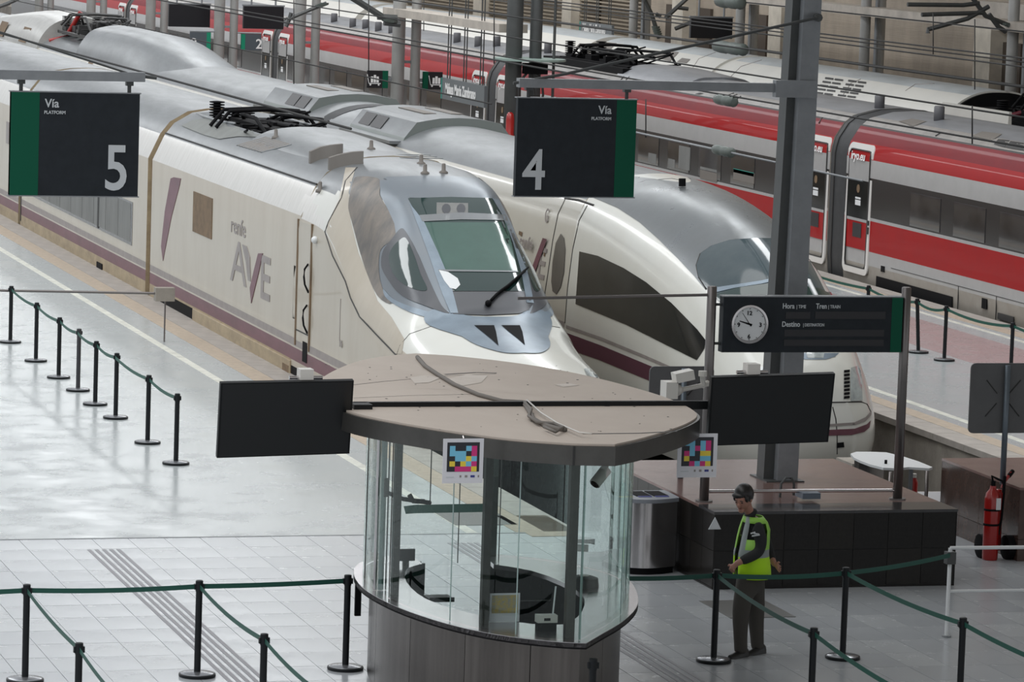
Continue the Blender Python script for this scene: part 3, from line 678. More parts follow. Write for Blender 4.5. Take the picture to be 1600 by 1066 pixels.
n4 = [
 (62.05, [(1.36,-.62),(1.48,.0),(1.5,.5),(1.5,1.1),(1.465,1.65),(1.42,2.1),(1.345,2.58),(1.2,2.9),(.94,3.11),(.5,3.27),(0,3.32)]),
 (60.5, [(1.36,-.62),(1.48,.0),(1.5,.5),(1.5,1.08),(1.465,1.6),(1.42,2.03),(1.34,2.46),(1.18,2.79),(.92,3.03),(.5,3.21),(0,3.27)]),
 (59.0, [(1.36,-.62),(1.48,.0),(1.5,.5),(1.49,1.02),(1.45,1.5),(1.39,1.88),(1.29,2.28),(1.12,2.6),(.86,2.87),(.48,3.07),(0,3.14)]),
 (58.0, [(1.36,-.62),(1.48,.0),(1.49,.48),(1.47,.95),(1.42,1.38),(1.34,1.74),(1.23,2.1),(1.05,2.42),(.8,2.69),(.45,2.9),(0,2.98)]),
 (57.0, [(1.34,-.62),(1.46,.0),(1.465,.43),(1.44,.84),(1.37,1.22),(1.28,1.54),(1.15,1.88),(.98,2.17),(.73,2.45),(.41,2.65),(0,2.73)]),
 (56.2, [(1.28,-.62),(1.41,-.05),(1.42,.34),(1.37,.72),(1.28,1.05),(1.18,1.34),(1.05,1.63),(.88,1.9),(.65,2.14),(.37,2.31),(0,2.38)]),
 (55.5, [(1.16,-.62),(1.31,-.1),(1.32,.25),(1.26,.58),(1.17,.87),(1.06,1.12),(.92,1.37),(.76,1.58),(.56,1.77),(.32,1.9),(0,1.95)]),
 (55.0, [(1.02,-.62),(1.18,-.15),(1.19,.17),(1.13,.46),(1.04,.71),(.93,.93),(.8,1.13),(.65,1.3),(.48,1.44),(.27,1.54),(0,1.58)]),
 (54.6, [(.8,-.6),(.96,-.2),(.98,.1),(.93,.36),(.85,.57),(.76,.75),(.65,.91),(.53,1.04),(.39,1.15),(.22,1.22),(0,1.25)]),
 (54.38, [(.5,-.5),(.62,-.2),(.64,.05),(.61,.25),(.56,.4),(.5,.53),(.42,.64),(.34,.73),(.25,.8),(.14,.85),(0,.87)])]
nose4 = loft('cab', n4, X4, 5, 3, [M_whitep], None, T4, soft=1, ang=60)
B4 = bvh_of([b4, nose4])
def s4(n, P, m, mir=True, off=.006, step=8, **k): return skinpatch(n, B4, P, m, T4, step, off, X4 if mir else None, **k)
s4('cab_roof', [(880, 296), (930, 288), (990, 276), (1060, 285), (1120, 290), (1150, 300), (1180, 318), (1205, 345), (1212, 374), (1150, 374), (1110, 385), (1092, 400), (1089, 420), (1096, 440), (1104, 455), (1085, 432), (1060, 405), (1030, 375), (1000, 348), (965, 325), (925, 308)], mat('cab_roof_silver', (.20, .215, .225), .26, .5, var=.35, vscale=1.6, col2=(.15, .155, .15), rvar=.12), off=.007)
s4('windscreen', [(1089, 415), (1096, 396), (1112, 385), (1140, 376), (1180, 373), (1240, 374), (1275, 390), (1290, 415), (1300, 440), (1307, 466), (1309, 485), (1285, 500), (1240, 505), (1190, 503), (1150, 490), (1122, 470), (1104, 450), (1092, 432)], mat('blue_grey_windscreen', (0.045, 0.068, 0.078), .09, spec=.6, coat=.3, var=.45, vscale=1.5, col2=(.10, .12, .125)), mir=False, off=.014)
s4('windscreen_lower_glass', [(1118, 462), (1150, 451), (1195, 445), (1240, 446), (1280, 452), (1304, 464), (1308, 485), (1285, 499), (1240, 504), (1190, 502), (1150, 489), (1124, 471)], M_dkgreen, mir=False, off=.019)
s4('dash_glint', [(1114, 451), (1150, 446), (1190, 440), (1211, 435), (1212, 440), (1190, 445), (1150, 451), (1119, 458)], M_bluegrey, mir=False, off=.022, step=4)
s4('side_window', [(906, 393), (935, 400), (975, 419), (1010, 441), (1050, 474), (1090, 515), (1104, 533), (1101, 545), (1089, 563), (1045, 541), (980, 508), (900, 475)], M_win, off=.010)
s4('door_window', [(877, 365), (882, 372), (884, 390), (882, 425), (877, 448), (870, 460), (864, 455), (862, 440), (864, 410), (869, 380)], M_winlite, off=.010, step=4)
s4('nose_band', [(935, 547), (1000, 572), (1050, 596), (1100, 620), (1100, 640), (1050, 622), (1000, 600), (945, 580)], m4[1], off=.006) if False else None
for P in ([(883, 312), (872, 335), (864, 375), (856, 430), (852, 455), (850, 500)], [(918, 321), (905, 345), (895, 390), (887, 450), (883, 505)]): skinline('door_seam', B4, P, .012, M_seam, T4, mirror=X4)
skinline('roof_step', B4, [(883, 310), (905, 313), (928, 321)], .022, M_seam, T4, mirror=X4)
skinline('windscreen_rim', B4, [(1104, 452), (1092, 434), (1088, 415), (1094, 397), (1112, 385), (1140, 376), (1180, 373), (1240, 374)], .014, M_seam, T4)
s4('front_emblem_panel', [(1226, 552), (1311, 552), (1304, 558), (1290, 562), (1258, 562), (1236, 558)], M_bluegrey, mir=False, off=.008, step=5)
s4('front_lamp', [(1258, 550), (1288, 550), (1286, 560), (1262, 560)], M_lightglass, mir=False, off=.012, step=4)
s4('headlight', [(1329, 575), (1340, 572), (1344, 580), (1346, 600), (1347, 626), (1329, 627), (1328, 600)], M_lightglass, off=.010, step=4)
for k in range(8): s4('lamp_louvre', [(1318, 579 + k * 5.8), (1327, 578 + k * 5.8), (1327, 582 + k * 5.8), (1318, 583 + k * 5.8)], M_black, off=.012, step=3)
skinline('cover_seam', B4, [(1290, 629), (1345, 628), (1355, 632), (1361, 645)], .010, M_seam, T4, mirror=X4)
s4('nose_grey_line', [(1292, 663), (1335, 660), (1352, 652), (1361, 642), (1361, 648), (1352, 658), (1336, 664), (1292, 667)], M_greyst, off=.008, step=4)
s4('nose_stripe', [(1288, 672), (1335, 670), (1354, 663), (1360, 657), (1358, 668), (1350, 675), (1330, 680), (1288, 681)], M_maroon, off=.008, step=4)
s4('stripe_on_cab', [(885, 520), (940, 540), (1012, 570), (1060, 590), (1110, 612), (1110, 638), (1060, 614), (1010, 593), (935, 562), (885, 545)], m4[1], off=.007)
s4('grey_line_on_cab', [(885, 508), (940, 527), (1010, 556), (1060, 578), (1110, 600), (1110, 605), (1060, 583), (1010, 561), (940, 532), (885, 513)], M_greyst, off=.008)
s4('tow_hatch', [(1307, 692), (1318, 691), (1319, 699), (1307, 700)], M_black, mir=False, off=.012, step=4)
skinline('cover_seam', B4, [(1301, 636), (1306, 655), (1308, 680), (1308, 710)], .008, M_seam, T4)
cp = [B4.ray_cast(CAM, D(1313, 695).normalized())[0], onZ(1322, 702, -.25), onZ(1332, 712, -.45)]
tubeo('tow_cable', cp, .03, M_black, T4)
skinline('roof_seam', B4, [(985, 290), (1010, 282), (1050, 279), (1070, 283)], .007, M_seam, T4)
tubeo('roof_antenna', [onY(1066, 291, 60.2), onY(1066, 279, 60.2)], .06, M_black, T4)
skinline('wiper', B4, [(1263, 438), (1270, 452), (1277, 466)], .035, M_plast, T4, off=.05)
# lettering on the side just behind the cab door
for (s_, px, py, z, w, m_) in (('E', 838, 433, .75, 1.2, M_greyst), ('renfe', 811, 385, .3, 1.2, M_greyst)):
    q = onX(px, py, X4 - 1.49); text(s_, z, 'lettering', m_, T4, (q.x - .0, q.y, q.z), (0, -1, 0), (0.08, 0, 1), width=w, off=.006)
q = onX(829, 425, X4 - 1.49); MB().add([q + Vector(v) for v in ((-.005, 0, 0), (-.005, -.25, .0), (.04, -.75, .62), (.04, -.5, .62))], [(0, 1, 2, 3)]).build('lettering', M_maroon, T4)
s4('door_mark', [(812, 361), (817, 363), (816, 370), (811, 366)], M_brownwin, mir=False, step=3, off=.01); s4('pilot_mark', [(851, 392), (853, 393), (852, 401), (850, 400)], M_brownwin, mir=False, step=3, off=.01)
text('G', .33, 'lettering', M_greyst, T4, onX(850, 346, X4 - 1.4) , (0, -1, 0), (.12, 0, 1), off=.002, width=.9)
# air conditioning housings on the roof, either side of the gangway
def housing(y0, y1, first):
    prof = lambda s, h: [(1.0 * s, 3.0), (.98 * s, 3.10), (.66, 3.20 + .42 * h), (.33, 3.24 + .42 * h), (0, 3.25 + .42 * h)]
    h = loft('air_conditioner', [(y0, prof(1, .75)), (y0 + .05, prof(1, .85)), (y1 - .6, prof(1, .85)), (y1, prof(1, .15))] if first else [(y0, prof(1, .85)), (y1 - .05, prof(1, .85)), (y1, prof(1, .75))], X4, 1, 2, [mat('housing_grey', (.36, .38, .38), .4, .3, var=.2)], None, T4, soft=.6)
    bb = bvh_of([h])
    return h, bb
# long side vents as raised trays
def traybox(y0, y1, vy):
    h = thing
    a = loft('air_conditioner', [(y0, [(1.12, 2.95), (1.08, 3.06), (.84, 3.36), (.4, 3.44), (0, 3.46)]), (y1, [(1.12, 2.95), (1.08, 3.06), (.84, 3.36), (.4, 3.44), (0, 3.46)])], X4, 1, 1, [mat('housing_side_grey', (.20, .225, .215), .45, .2), M_silver], lambda s: 1 if s in (1, 2, 3) else 0, T4)
    # end ramps
    for s in (-1, 1):
        for k in range(2):
            yy = vy + k * .95
            sl = Vector((.84 - 1.08, 0, 3.36 - 3.06))
            c0 = Vector((X4 + s * 1.05, yy, 3.10)); c1 = Vector((X4 + s * .87, yy, 3.335))
            nrm = Vector((s * .3, 0, .24)).normalized() * .012
            MB().add([c0 + nrm, c0 + nrm + Vector((0, .85, 0)), c1 + nrm + Vector((0, .85, 0)), c1 + nrm], [(0, 1, 2, 3)]).build('vent', M_winband, a)
        box('vent_tray', (X4 + s * 1.22 - .13, y0 + .1, 2.93), (X4 + s * 1.22 + .13, y1 - .1, 2.99), M_silver, a)
    for xx in (-.35, .2): box('top_slot', (X4 + xx, (y0 + y1) / 2 - .8, 3.445), (X4 + xx + .25, (y0 + y1) / 2 + 1.2, 3.465), M_grille, a)
    return a
traybox(74.3, 78.6, 76.3)
traybox(82.4, 86.6, 82.9)
for y in (76.6, 84.2):
    pass
for P in ([(556, 206), (572, 210), (570, 213), (554, 209)], [(560, 212), (573, 215), (571, 219), (557, 215)], [(577, 211), (582, 213), (578, 220), (573, 218)], [(419, 169), (432, 171), (430, 175), (417, 172)], [(424, 175), (436, 178), (434, 181), (421, 178)]):
    skinpatch('roof_vent', bvh_of([b4, b4b]), P, M_winband, T4, 3, .01)
# hump, well and pantograph further back
loft('roof_hump', [(110, [(1.2, 2.9), (1.1, 3.2), (.8, 3.6), (.4, 3.75), (0, 3.8)]), (103, [(1.2, 2.9), (1.08, 3.2), (.8, 3.62), (.4, 3.78), (0, 3.82)]), (98.5, [(1.18, 2.9), (.95, 3.1), (.6, 3.38), (.3, 3.46), (0, 3.48)]), (96.8, [(1.1, 2.95), (.8, 3.1), (.5, 3.22), (.25, 3.27), (0, 3.28)])][::-1], X4, 4, 3, [M_silver], None, T4, soft=1)
loft('roof_hump', [(116.0, [(1.3, 2.75), (1.2, 3.1), (.9, 3.5), (.45, 3.72), (0, 3.78)]), (119.5, [(1.3, 2.75), (1.2, 3.15), (.9, 3.6), (.45, 3.8), (0, 3.86)]), (127, [(1.3, 2.75), (1.15, 3.0), (.85, 3.3), (.4, 3.42), (0, 3.46)])], X4, 4, 3, [mat('pale_hump_paint', (.5, .5, .48), .3, .3, var=.2)], None, T4, soft=1)
for y in (118, 122.3):
    MB().add([(X4 - 1.29, y, 2.92), (X4 - 1.29, y + 1.3, 2.92), (X4 - 1.1, y + 1.3, 3.36), (X4 - 1.1, y, 3.36)], [(0, 1, 2, 3)]).build('hump_window', M_brownwin, T4)
pantograph('pantograph', T4, X4, 115.5, 3.35, 4.5, mat('pantograph_dark', (.03, .03, .03), .5), .5, 4)
tubeo('insulator_red', [(X4 - .6, 114.5, 3.4), (X4 - .3, 114.3, 4.0)], .07, M_extred, T4); tubeo('insulator_red', [(X4 - 1.0, 115.5, 3.1), (X4 - .4, 115.5, 3.25)], .06, M_extred, T4)

# ---- red train
XR = 31.9
TR = thing('high_speed_train', 'red and grey high speed train with dark window band, website lettering over its doors', 'train', (XR, 62, 0))
pr = [(1.36, -.7), (1.42, -.4), (1.47, .0), (1.5, .35), (1.5, .64), (1.5, 1.28), (1.5, 1.345), (1.5, 2.165), (1.495, 2.54), (1.47, 2.68), (1.42, 2.86), (1.22, 3.17), (1.18, 3.20), (1.02, 3.33), (.92, 3.36), (.5, 3.47), (0, 3.5)]
mr = [M_tgreylow, M_red, M_tgrey, M_winband, M_redtop, M_seam, M_roofedge, M_roofgrey]
def segr(s): return [0, 0, 0, 2, 1, 2, 3, 2, 1, 1, 4, 5, 6, 6, 7, 7][s]
cars = [(58.0, 78.98), (79.98, 106.0), (107.0, 133.0), (134.0, 160.0), (161.0, 190.0)]
BRs = []
for (a, b_) in cars: BRs.append(loft('car_body', [(a, pr), (b_, pr)], XR, 1, 1, mr, segr, TR))
for (a, b_), (c_, d_) in zip(cars[:-1], cars[1:]):
    gg = [(w + .0, z) for w, z in pr]
    loft('gangway', [(b_ - .02, [(w - .03, z) for w, z in pr]), (b_ + .12, [(w - .01, z) for w, z in pr]), (c_ - .12, [(w - .01, z) for w, z in pr]), (c_ + .02, [(w - .03, z) for w, z in pr])], XR, 1, 1, [M_rubber], None, TR)
    loft('gangway_rim', [(c_ - .30, [(w + .012, z + .006) for w, z in pr]), (c_ - .22, [(w + .012, z + .006) for w, z in pr])], XR, 1, 1, [M_seam], None, TR)
xl = XR - 1.5
def rq(name, y0, y1, z0, z1, m, t=.01, parent=None, bevel=0): return box(name, (xl - t, y0, z0), (xl + .01, y1, z1), m, parent or TR, bevel)
def rounded(name, y0, y1, z0, z1, r, w, m, t, parent):
    out = []; inn = []
    for (cy_, cz_, a0) in ((y1 - r, z1 - r, 0), (y0 + r, z1 - r, 90), (y0 + r, z0 + r, 180), (y1 - r, z0 + r, 270)):
        for k in range(6):
            a = math.radians(a0 + k * 18); out.append((cy_ + r * math.cos(a), cz_ + r * math.sin(a))); inn.append((cy_ + (r - w) * math.cos(a), cz_ + (r - w) * math.sin(a)))
    n = len(out); X = lambda z: xl - t + (max(0, z - 2.54) * .28)
    vs = [(X(z), y, z) for y, z in out] + [(X(z), y, z) for y, z in inn] + [(X(z) + t, y, z) for y, z in out]
    fs = [(i, (i + 1) % n, n + (i + 1) % n, n + i) for i in range(n)] + [(i, (i + 1) % n, 2 * n + (i + 1) % n, 2 * n + i) for i in range(n)]
    return mobj(name, vs, fs, m, parent)
def rdoor(y0, near=True, left=False):
    # y0 = the side of the frame nearest to the camera
    y1 = y0 + 1.45
    d = rounded('door', y0, y1, .12, 2.84, .16, .13, M_doorw, .03, TR)
    rounded('door_seal', y0 + .12, y1 - .12, .25, 2.72, .12, .025, M_seam, .034, d)
    rq('door_panel', y0 + .14, y1 - .14, 2.5, 2.62, M_red, .016, d); rq('door_panel', y0 + .14, y1 - .14, 2.08, 2.5, M_tgrey, .014, d)
    rq('door_window', y0 + .14, y1 - .14, 1.28, 2.08, M_win, .02, d); rq('door_panel', y0 + .14, y1 - .14, 1.22, 1.28, M_tgrey, .022, d)
    rq('door_panel', y0 + .14, y1 - .14, .64, 1.22, M_red, .015, d); rq('door_step_grille', y0 + .45, y0 + .95, .88, 1.18, M_display, .022, d)
    for zz in (2.54, 2.66):
        pass
    text('iryo.eu', .25, 'door_lettering', M_signw2, d, (xl - .035, y1 - .27, 2.50), (0, -1, 0), (.10, 0, 1), width=1.15, off=.004)
    rq('door_notice', y0 + .55, y0 + .85, 1.55, 1.66, M_plast, .026, d); rq('door_notice', y0 + .55, y0 + .85, 1.68, 1.72, M_plast, .026, d)
    MB().lathe([(.09, 0), (.09, .004)], (xl - .028, y0 + .7, 1.9), 12, axis='x').build('door_emblem', M_brownwin, d)
    rq('door_button', y1 - .1 if left else y0 + .02, y1 - .02 if left else y0 + .1, 1.0, 1.14, M_seam, .04, d); rq('door_button', y1 - .1 if left else y0 + .02, y1 - .02 if left else y0 + .1, 1.18, 1.28, M_seam, .04, d)
    return d
for (a, b_) in cars:
    if b_ < 180: rdoor(b_ - 1.5)
    if a > 60: rdoor(a + .03, left=True)
def rwin(y0, lite):
    w = rq('window', y0, y0 + 1.58, 1.38, 2.05, M_winlite if lite else M_win, .012)
    return w
for (a, b_) in cars[:4]:
    y = b_ - 5.28; k = 0
    while y > a + 3.2:
        o = rwin(y, True); k += 1; y -= 2.29
# signs of life behind some panes of the second car
for (px, py, w, h, m_) in ((1020, 246, 12, 15, M_curtain), (1050, 254, 10, 13, M_curtain), (1070, 245, 16, 36, M_curtain), (1108, 262, 26, 4, M_curtain), (1163, 266, 32, 6, M_paint_teal), (1163, 272, 32, 16, M_grille), (1108, 272, 26, 14, M_grille)):
    q = onX(px - w / 2, py - h / 2, xl); q2 = onX(px + w / 2, py + h / 2, xl); qq = onX(px - w / 2, py + h / 2, xl)
    rq('window_blind', min(q.y, q2.y), max(q.y, q2.y), qq.z, q.z, m_, .016)
# underframe details of the near car
rq('bogie_bay', 72.9, 77.0, -.7, .18, M_black, .006, bevel=.0)
for (a, b_, c_, d_) in ((69.6, 76.2, .42, .43), (64, 69.6, .42, .43)): rq('skirt_seam', a, b_, c_, d_, M_seam, .008)
for y in (72.6, 70.7, 68.9): rq('skirt_seam', y, y + .015, -.3, .42, M_seam, .008)
rq('fuel_port', 76.55, 76.75, .30, .42, M_black, .012); rq('oval_port', 71.15, 71.4, .12, .32, M_black, .012); rq('skirt_grille', 69.85, 70.6, .0, .12, M_seam, .012); rq('skirt_grille', 67.6, 68.6, -.05, .08, M_seam, .012)
# roof details
BR = bvh_of(BRs)
def sr(n, P, m, off=.01, step=5): return skinpatch(n, BR, P, m, TR, step, off)
sr('roof_grille', [(1404, 190), (1425, 186), (1448, 190), (1427, 198)], M_grille)
sr('roof_grille', [(1518, 213), (1535, 206), (1566, 210), (1550, 220)], M_grille)
for P in ([(1553, 226), (1560, 218), (1578, 220), (1571, 231)], [(1572, 231), (1579, 221), (1600, 224), (1600, 236)]): sr('roof_hatch', P, M_seam); 
for P in ([(1086, 147), (1094, 145), (1100, 146), (1093, 148)],): sr('roof_hatch', P, M_seam)
for P in ([(1127, 153), (1147, 146)], [(1133, 155), (1152, 148)], [(1146, 158), (1158, 151)], [(968, 128), (975, 120)], [(975, 128), (984, 120)], [(1280, 193), (1285, 184)], [(1462, 213), (1470, 208)]): skinline('roof_ridge', BR, P, .022, M_seam, TR)
sr('roof_panel', [(996, 122), (1010, 115), (1045, 118), (1030, 124)], M_winband); skinline('roof_bar', BR, [(1045, 115), (1092, 117)], .05, M_seam, TR)
for (px, py) in ((551, 36), (571, 38), (591, 42), (612, 45), (714, 60), (747, 66), (776, 66), (856, 77), (1374, 163), (1467, 181), (522, 28)):
    h = BR.ray_cast(CAM, D(px, py + 6).normalized())
    if h[0]: MB().lathe([(.11, -.05), (.11, .26), (.09, .28)], h[0], 12).build('roof_antenna', mat('antenna_grey', (.12, .12, .13), .5), TR, True)
loft('roof_cover', [(66, [(.9, 3.3), (.8, 3.42), (.5, 3.56), (.2, 3.6), (0, 3.6)]), (68.6, [(.9, 3.3), (.8, 3.42), (.5, 3.56), (.2, 3.6), (0, 3.6)]), (70.4, [(.8, 3.3), (.7, 3.38), (.45, 3.47), (.2, 3.5), (0, 3.5)])], XR, 3, 2, [M_roofgrey], None, TR, soft=1)
MB().box((XR - 1.0, 96.2, 3.2), (XR + .9, 103.2, 3.50)).build('pantograph_well', M_black, TR)
pantograph('pantograph', TR, XR, 102.5, 3.45, 6.0, M_black, .36, 4)
loft('roof_cover', [(91.5, [(1.1, 3.15), (1.0, 3.3), (.6, 3.5), (.3, 3.54), (0, 3.55)]), (94.5, [(1.12, 3.15), (1.02, 3.36), (.6, 3.58), (.3, 3.63), (0, 3.64)]), (96.6, [(1.12, 3.15), (1.0, 3.36), (.6, 3.55), (.3, 3.6), (0, 3.61)])], XR, 3, 2, [M_roofgrey], None, TR, soft=1)

# ---- white train on the far track, only its roof in view
XF = 36.3
TF = thing('high_speed_train', 'far white train behind the red one, only its ribbed roof and pantograph showing', 'train', (XF, 62, 0))
pf = [(1.36, -.7), (1.5, .0), (1.5, 2.2), (1.42, 2.75), (1.3, 3.05), (1.05, 3.35), (.7, 3.56), (.35, 3.66), (0, 3.68)]
mf = [M_fwhite, M_fblue]
def segf(s): return 0 if s < 6 else 1
fc = [(84.8, 101.0), (101.6, 112.5), (113.4, 140.0), (141.0, 190.0)]
FB = []
for k, (a, b_) in enumerate(fc): FB.append(loft('car_body', [(a, pf), (b_, pf)], XF, 1, 3, mf, segf, TF, soft=1))
lowp = [(w, min(z, 3.02 + .0 * i)) for i, (w, z) in enumerate(pf)]
lowp = [(1.36, -.7), (1.5, .0), (1.5, 2.2), (1.42, 2.75), (1.3, 3.0), (1.05, 3.0), (.7, 3.0), (.35, 3.0), (0, 3.0)]
FB.append(loft('car_body', [(60, lowp), (84.8, lowp)], XF, 1, 1, [M_fwhite], None, TF))
a_ = onX(1475, 160, XF - 1.38); b_ = onX(1577, 175, XF - 1.38)
for s in (-1, 1): MB().add([(XF + s * 1.46, b_.y, 2.3), (XF + s * 1.46, 84.85, 2.3), (XF + s * 1.38, 84.85, a_.z), (XF + s * 1.38, b_.y, b_.z), (XF + s * 1.30, b_.y, 2.3), (XF + s * 1.30, 84.85, 2.3), (XF + s * 1.32, 84.85, a_.z), (XF + s * 1.32, b_.y, b_.z)], [(0, 1, 2, 3), (7, 6, 5, 4), (3, 2, 6, 7), (0, 3, 7, 4)]).build('well_side', M_fwhite, TF)
loft('well_end', [(84.70, [(w * .985, z - .04 if z > 1 else z) for w, z in pf]), (84.79, [(w * .985, z - .04 if z > 1 else z) for w, z in pf])], XF, 1, 3, [M_black], None, TF, soft=1)
box('pantograph_well', (XF - 1.25, 74, 3.0), (XF + 1.25, 84.7, 3.06), M_black, TF)
for k in range(6): box('roof_equipment', (XF - .9 + .25 * (k % 3), 83.2 - 1.5 * k, 3.05), (XF - .2 + .3 * (k % 2), 84.0 - 1.5 * k, 3.35 + .05 * (k % 3)), M_black, TF)
pantograph('pantograph', TF, XF, 83.5, 3.05, 6.5, M_black, .62, 4); pantograph('pantograph', TF, XF - .3, 78, 3.05, 5.5, M_black, .5, 4)
for k in range(5): tubeo('insulator_red', [(XF - 1.0 + k * .2, 82.2 - k * 1.2, 3.2 + .05 * k), (XF + .2 + k * .12, 81.8 - k, 3.62)], .06, mat('dark_red_insulator', (.12, .008, .02), .4), TF)
loft('gangway', [(100.9, [(w * .97, z - .05 if z > 1 else z) for w, z in pf]), (101.7, [(w * .97, z - .05 if z > 1 else z) for w, z in pf])], XF, 1, 3, [M_fwhite], None, TF, soft=1)
loft('gangway', [(112.4, [(w * .9, z - .25 if z > 1 else z) for w, z in pf]), (113.5, [(w * .9, z - .25 if z > 1 else z) for w, z in pf])], XF, 1, 3, [M_grille], None, TF, soft=1)
BF = bvh_of(FB)
def sf(n, P, m, off=.012, step=5): return skinpatch(n, BF, P, m, TF, step, off)
for P in ([(900, 74), (906, 68), (917, 69), (912, 77)], [(924, 76), (938, 65), (964, 68), (951, 81)], [(1020, 89), (1035, 79), (1061, 82), (1048, 96)], [(1058, 97), (1066, 91), (1079, 93), (1073, 99)]): sf('roof_window', P, M_grille)
for r in range(5):
    for c_ in range(4):
        x0 = 1272 + c_ * 15 + (5 - r) * 2.0 + (6 if c_ > 1 else 0) + (4 - r) * 2; y0 = 121 + r * 5.6 + c_ * 2.0
        sf('roof_louvre', [(x0, y0), (x0 + 13, y0 + 1.6), (x0 + 12, y0 + 4.2), (x0 - 1, y0 + 2.6)], M_seam, step=3)
for P in ([(1080, 110), (1092, 92), (1118, 82)], [(1140, 122), (1158, 104), (1190, 94)], [(1318, 148), (1330, 130), (1345, 124)], [(1415, 142), (1430, 132), (1460, 131)]): skinline('roof_seam', BF, P, .014, M_greyst, TF)
# ================================================================== COLUMNS, SIGNS, WIRES
PX = 26.3
def colpair(cx, cy, k):
    t = thing('catenary_column', 'LBL', 'column', (cx, cy, 0), 'paired round columns down the middle platform')
    for s, r in ((-.23, .17), (.23, .13)):
        MB().lathe([(r, 0), (r, 9.5)], (cx + s, cy, 0), 16).build('post', M_colm, t, True)
        MB().lathe([(r + .08, 0), (r + .08, .05)], (cx + s, cy, 0), 16).build('foot_plate', M_steelg, t)
    box('tie_bracket', (cx - .35, cy - .05, 3.35), (cx + .35, cy + .05, 3.42), M_steelg, t)
    return t
names = ['pair of pale round columns beside the luggage trolley signs', 'pair of pale round columns with a bracket arm, right of the hanging display marked 2', 'pair of pale round columns between the two hanging departure displays', 'pair of pale round columns left of the first hanging display', 'pair of distant pale columns behind the leftmost train roof hump', 'pair of distant pale columns nearest to the top left corner']
for nm, (a, b_) in zip(names, ((625, 648), (467, 494), (341, 366), (233, 257), (140, 162), (58, 80))):
    q = onX((a + b_) / 2, 60, PX); t = colpair(PX, q.y, 0); t['label'] = nm
q = onX(820, 60, PX)
t = thing('catenary_column', 'dark grey twin steel column behind the platform 4 sign with a cable loop', 'column', (PX, q.y, 0))
for s, r in ((-.25, .2), (.27, .15)): MB().lathe([(r, 0), (r, 9.5)], (PX + s, q.y, 0), 8).build('post', M_steeld, t, True)
MB().lathe([(.85, 3.95), (.85, 4.0)], (PX + .1, q.y - .1, 0), 20).build('round_bracket', mat('pale_green_bracket', (.25, .33, .3), .5), t)
tubeo('cable_loop', [(PX + .1, q.y - .3, 3.7)] + [(PX + .1 + .3 * math.sin(a * .5), q.y - .3, 3.2 - .5 * math.cos(a * .5) + .0) for a in range(1, 12)], .03, M_wire, t)
box('junction_box', (PX - .1, q.y - .45, 3.65), (PX + .45, q.y - .2, 3.9), M_black, t)
tubeo('conduit', [(PX + .72, q.y, 0), (PX + .72, q.y, 9)], .035, M_steeld, t)
tag(MB().lathe([(.02, 0), (.13, .02), (.13, .1), (.10, .16), (.10, .5), (.08, .62), (.04, .66)], onX(796, 220, PX - .4), 12).build('fire_post', M_extred, None, True), 'small red fire hydrant post at the foot of the dark twin column', 'hydrant')
# near wall columns on the far side
for (pxs, lab) in (((1152, 1178), 'pair of round grey columns before the far wall beside the dark hanging display'), ((1350, 1373), 'pair of round grey columns before the far wall, right of the big steel column'), ((1579, 1608), 'round grey columns before the far wall at the right edge of the view'), ((985, 1010), 'round grey columns before the far wall carrying a crossed truss')):
    qa = onX(sum(pxs) / 2, 80, 39); t = thing('wall_column', lab, 'column', (39, qa.y, 0), 'round columns before the far wall')
    for s in (-.2, .22): MB().lathe([(.14, 0), (.14, 9.5)], (39 + s, qa.y, 0), 14).build('post', M_colm, t, True)
    tubeo('downpipe', [(39.02, qa.y - .25, 0), (39.02, qa.y - .25, 9)], .06, M_steelg, t)
    box('tie_bracket', (38.7, qa.y - .05, 3.3), (39.4, qa.y + .05, 3.36), M_steelg, t)
# big steel column standing in the near planter
t = thing('steel_column', 'large tapered grey steel column rising from the reddish planter behind the clock sign', 'column', (16.5, 44.8, .89))
cb = MB(); zz = 9.5
A = [(16.36, 44.62), (16.72, 44.62), (16.72, 45.05), (16.36, 45.05)]
def leanbox(mb, z0, z1, x0a, x1a, x0b, x1b, y0, y1, mi=0):
    mb.add([(x0a, y0, z0), (x1a, y0, z0), (x1a, y1, z0), (x0a, y1, z0), (x0b, y0, z1), (x1b, y0, z1), (x1b, y1, z1), (x0b, y1, z1)], [(0, 1, 5, 4), (1, 2, 6, 5), (2, 3, 7, 6), (3, 0, 4, 7), (0, 3, 2, 1), (4, 5, 6, 7)], mi)
leanbox(cb, .89, 9.5, 16.46, 16.72, 16.60, 16.80, 44.62, 45.1)
fixn(cb.build('shaft', M_steelg, t), 30)
cb = MB(); leanbox(cb, .89, 9.5, 16.33, 16.46, 16.52, 16.60, 44.75, 45.0); fixn(cb.build('side_flange', M_steeld, t), 30)
box('bolt_plate', (16.3, 44.55, .89), (16.78, 45.15, .91), M_steeld, t)
tubeo('wall_lug', [(16.72, 44.6, 6.45), (16.68, 44.45, 6.45)], .05, M_steeld, t)
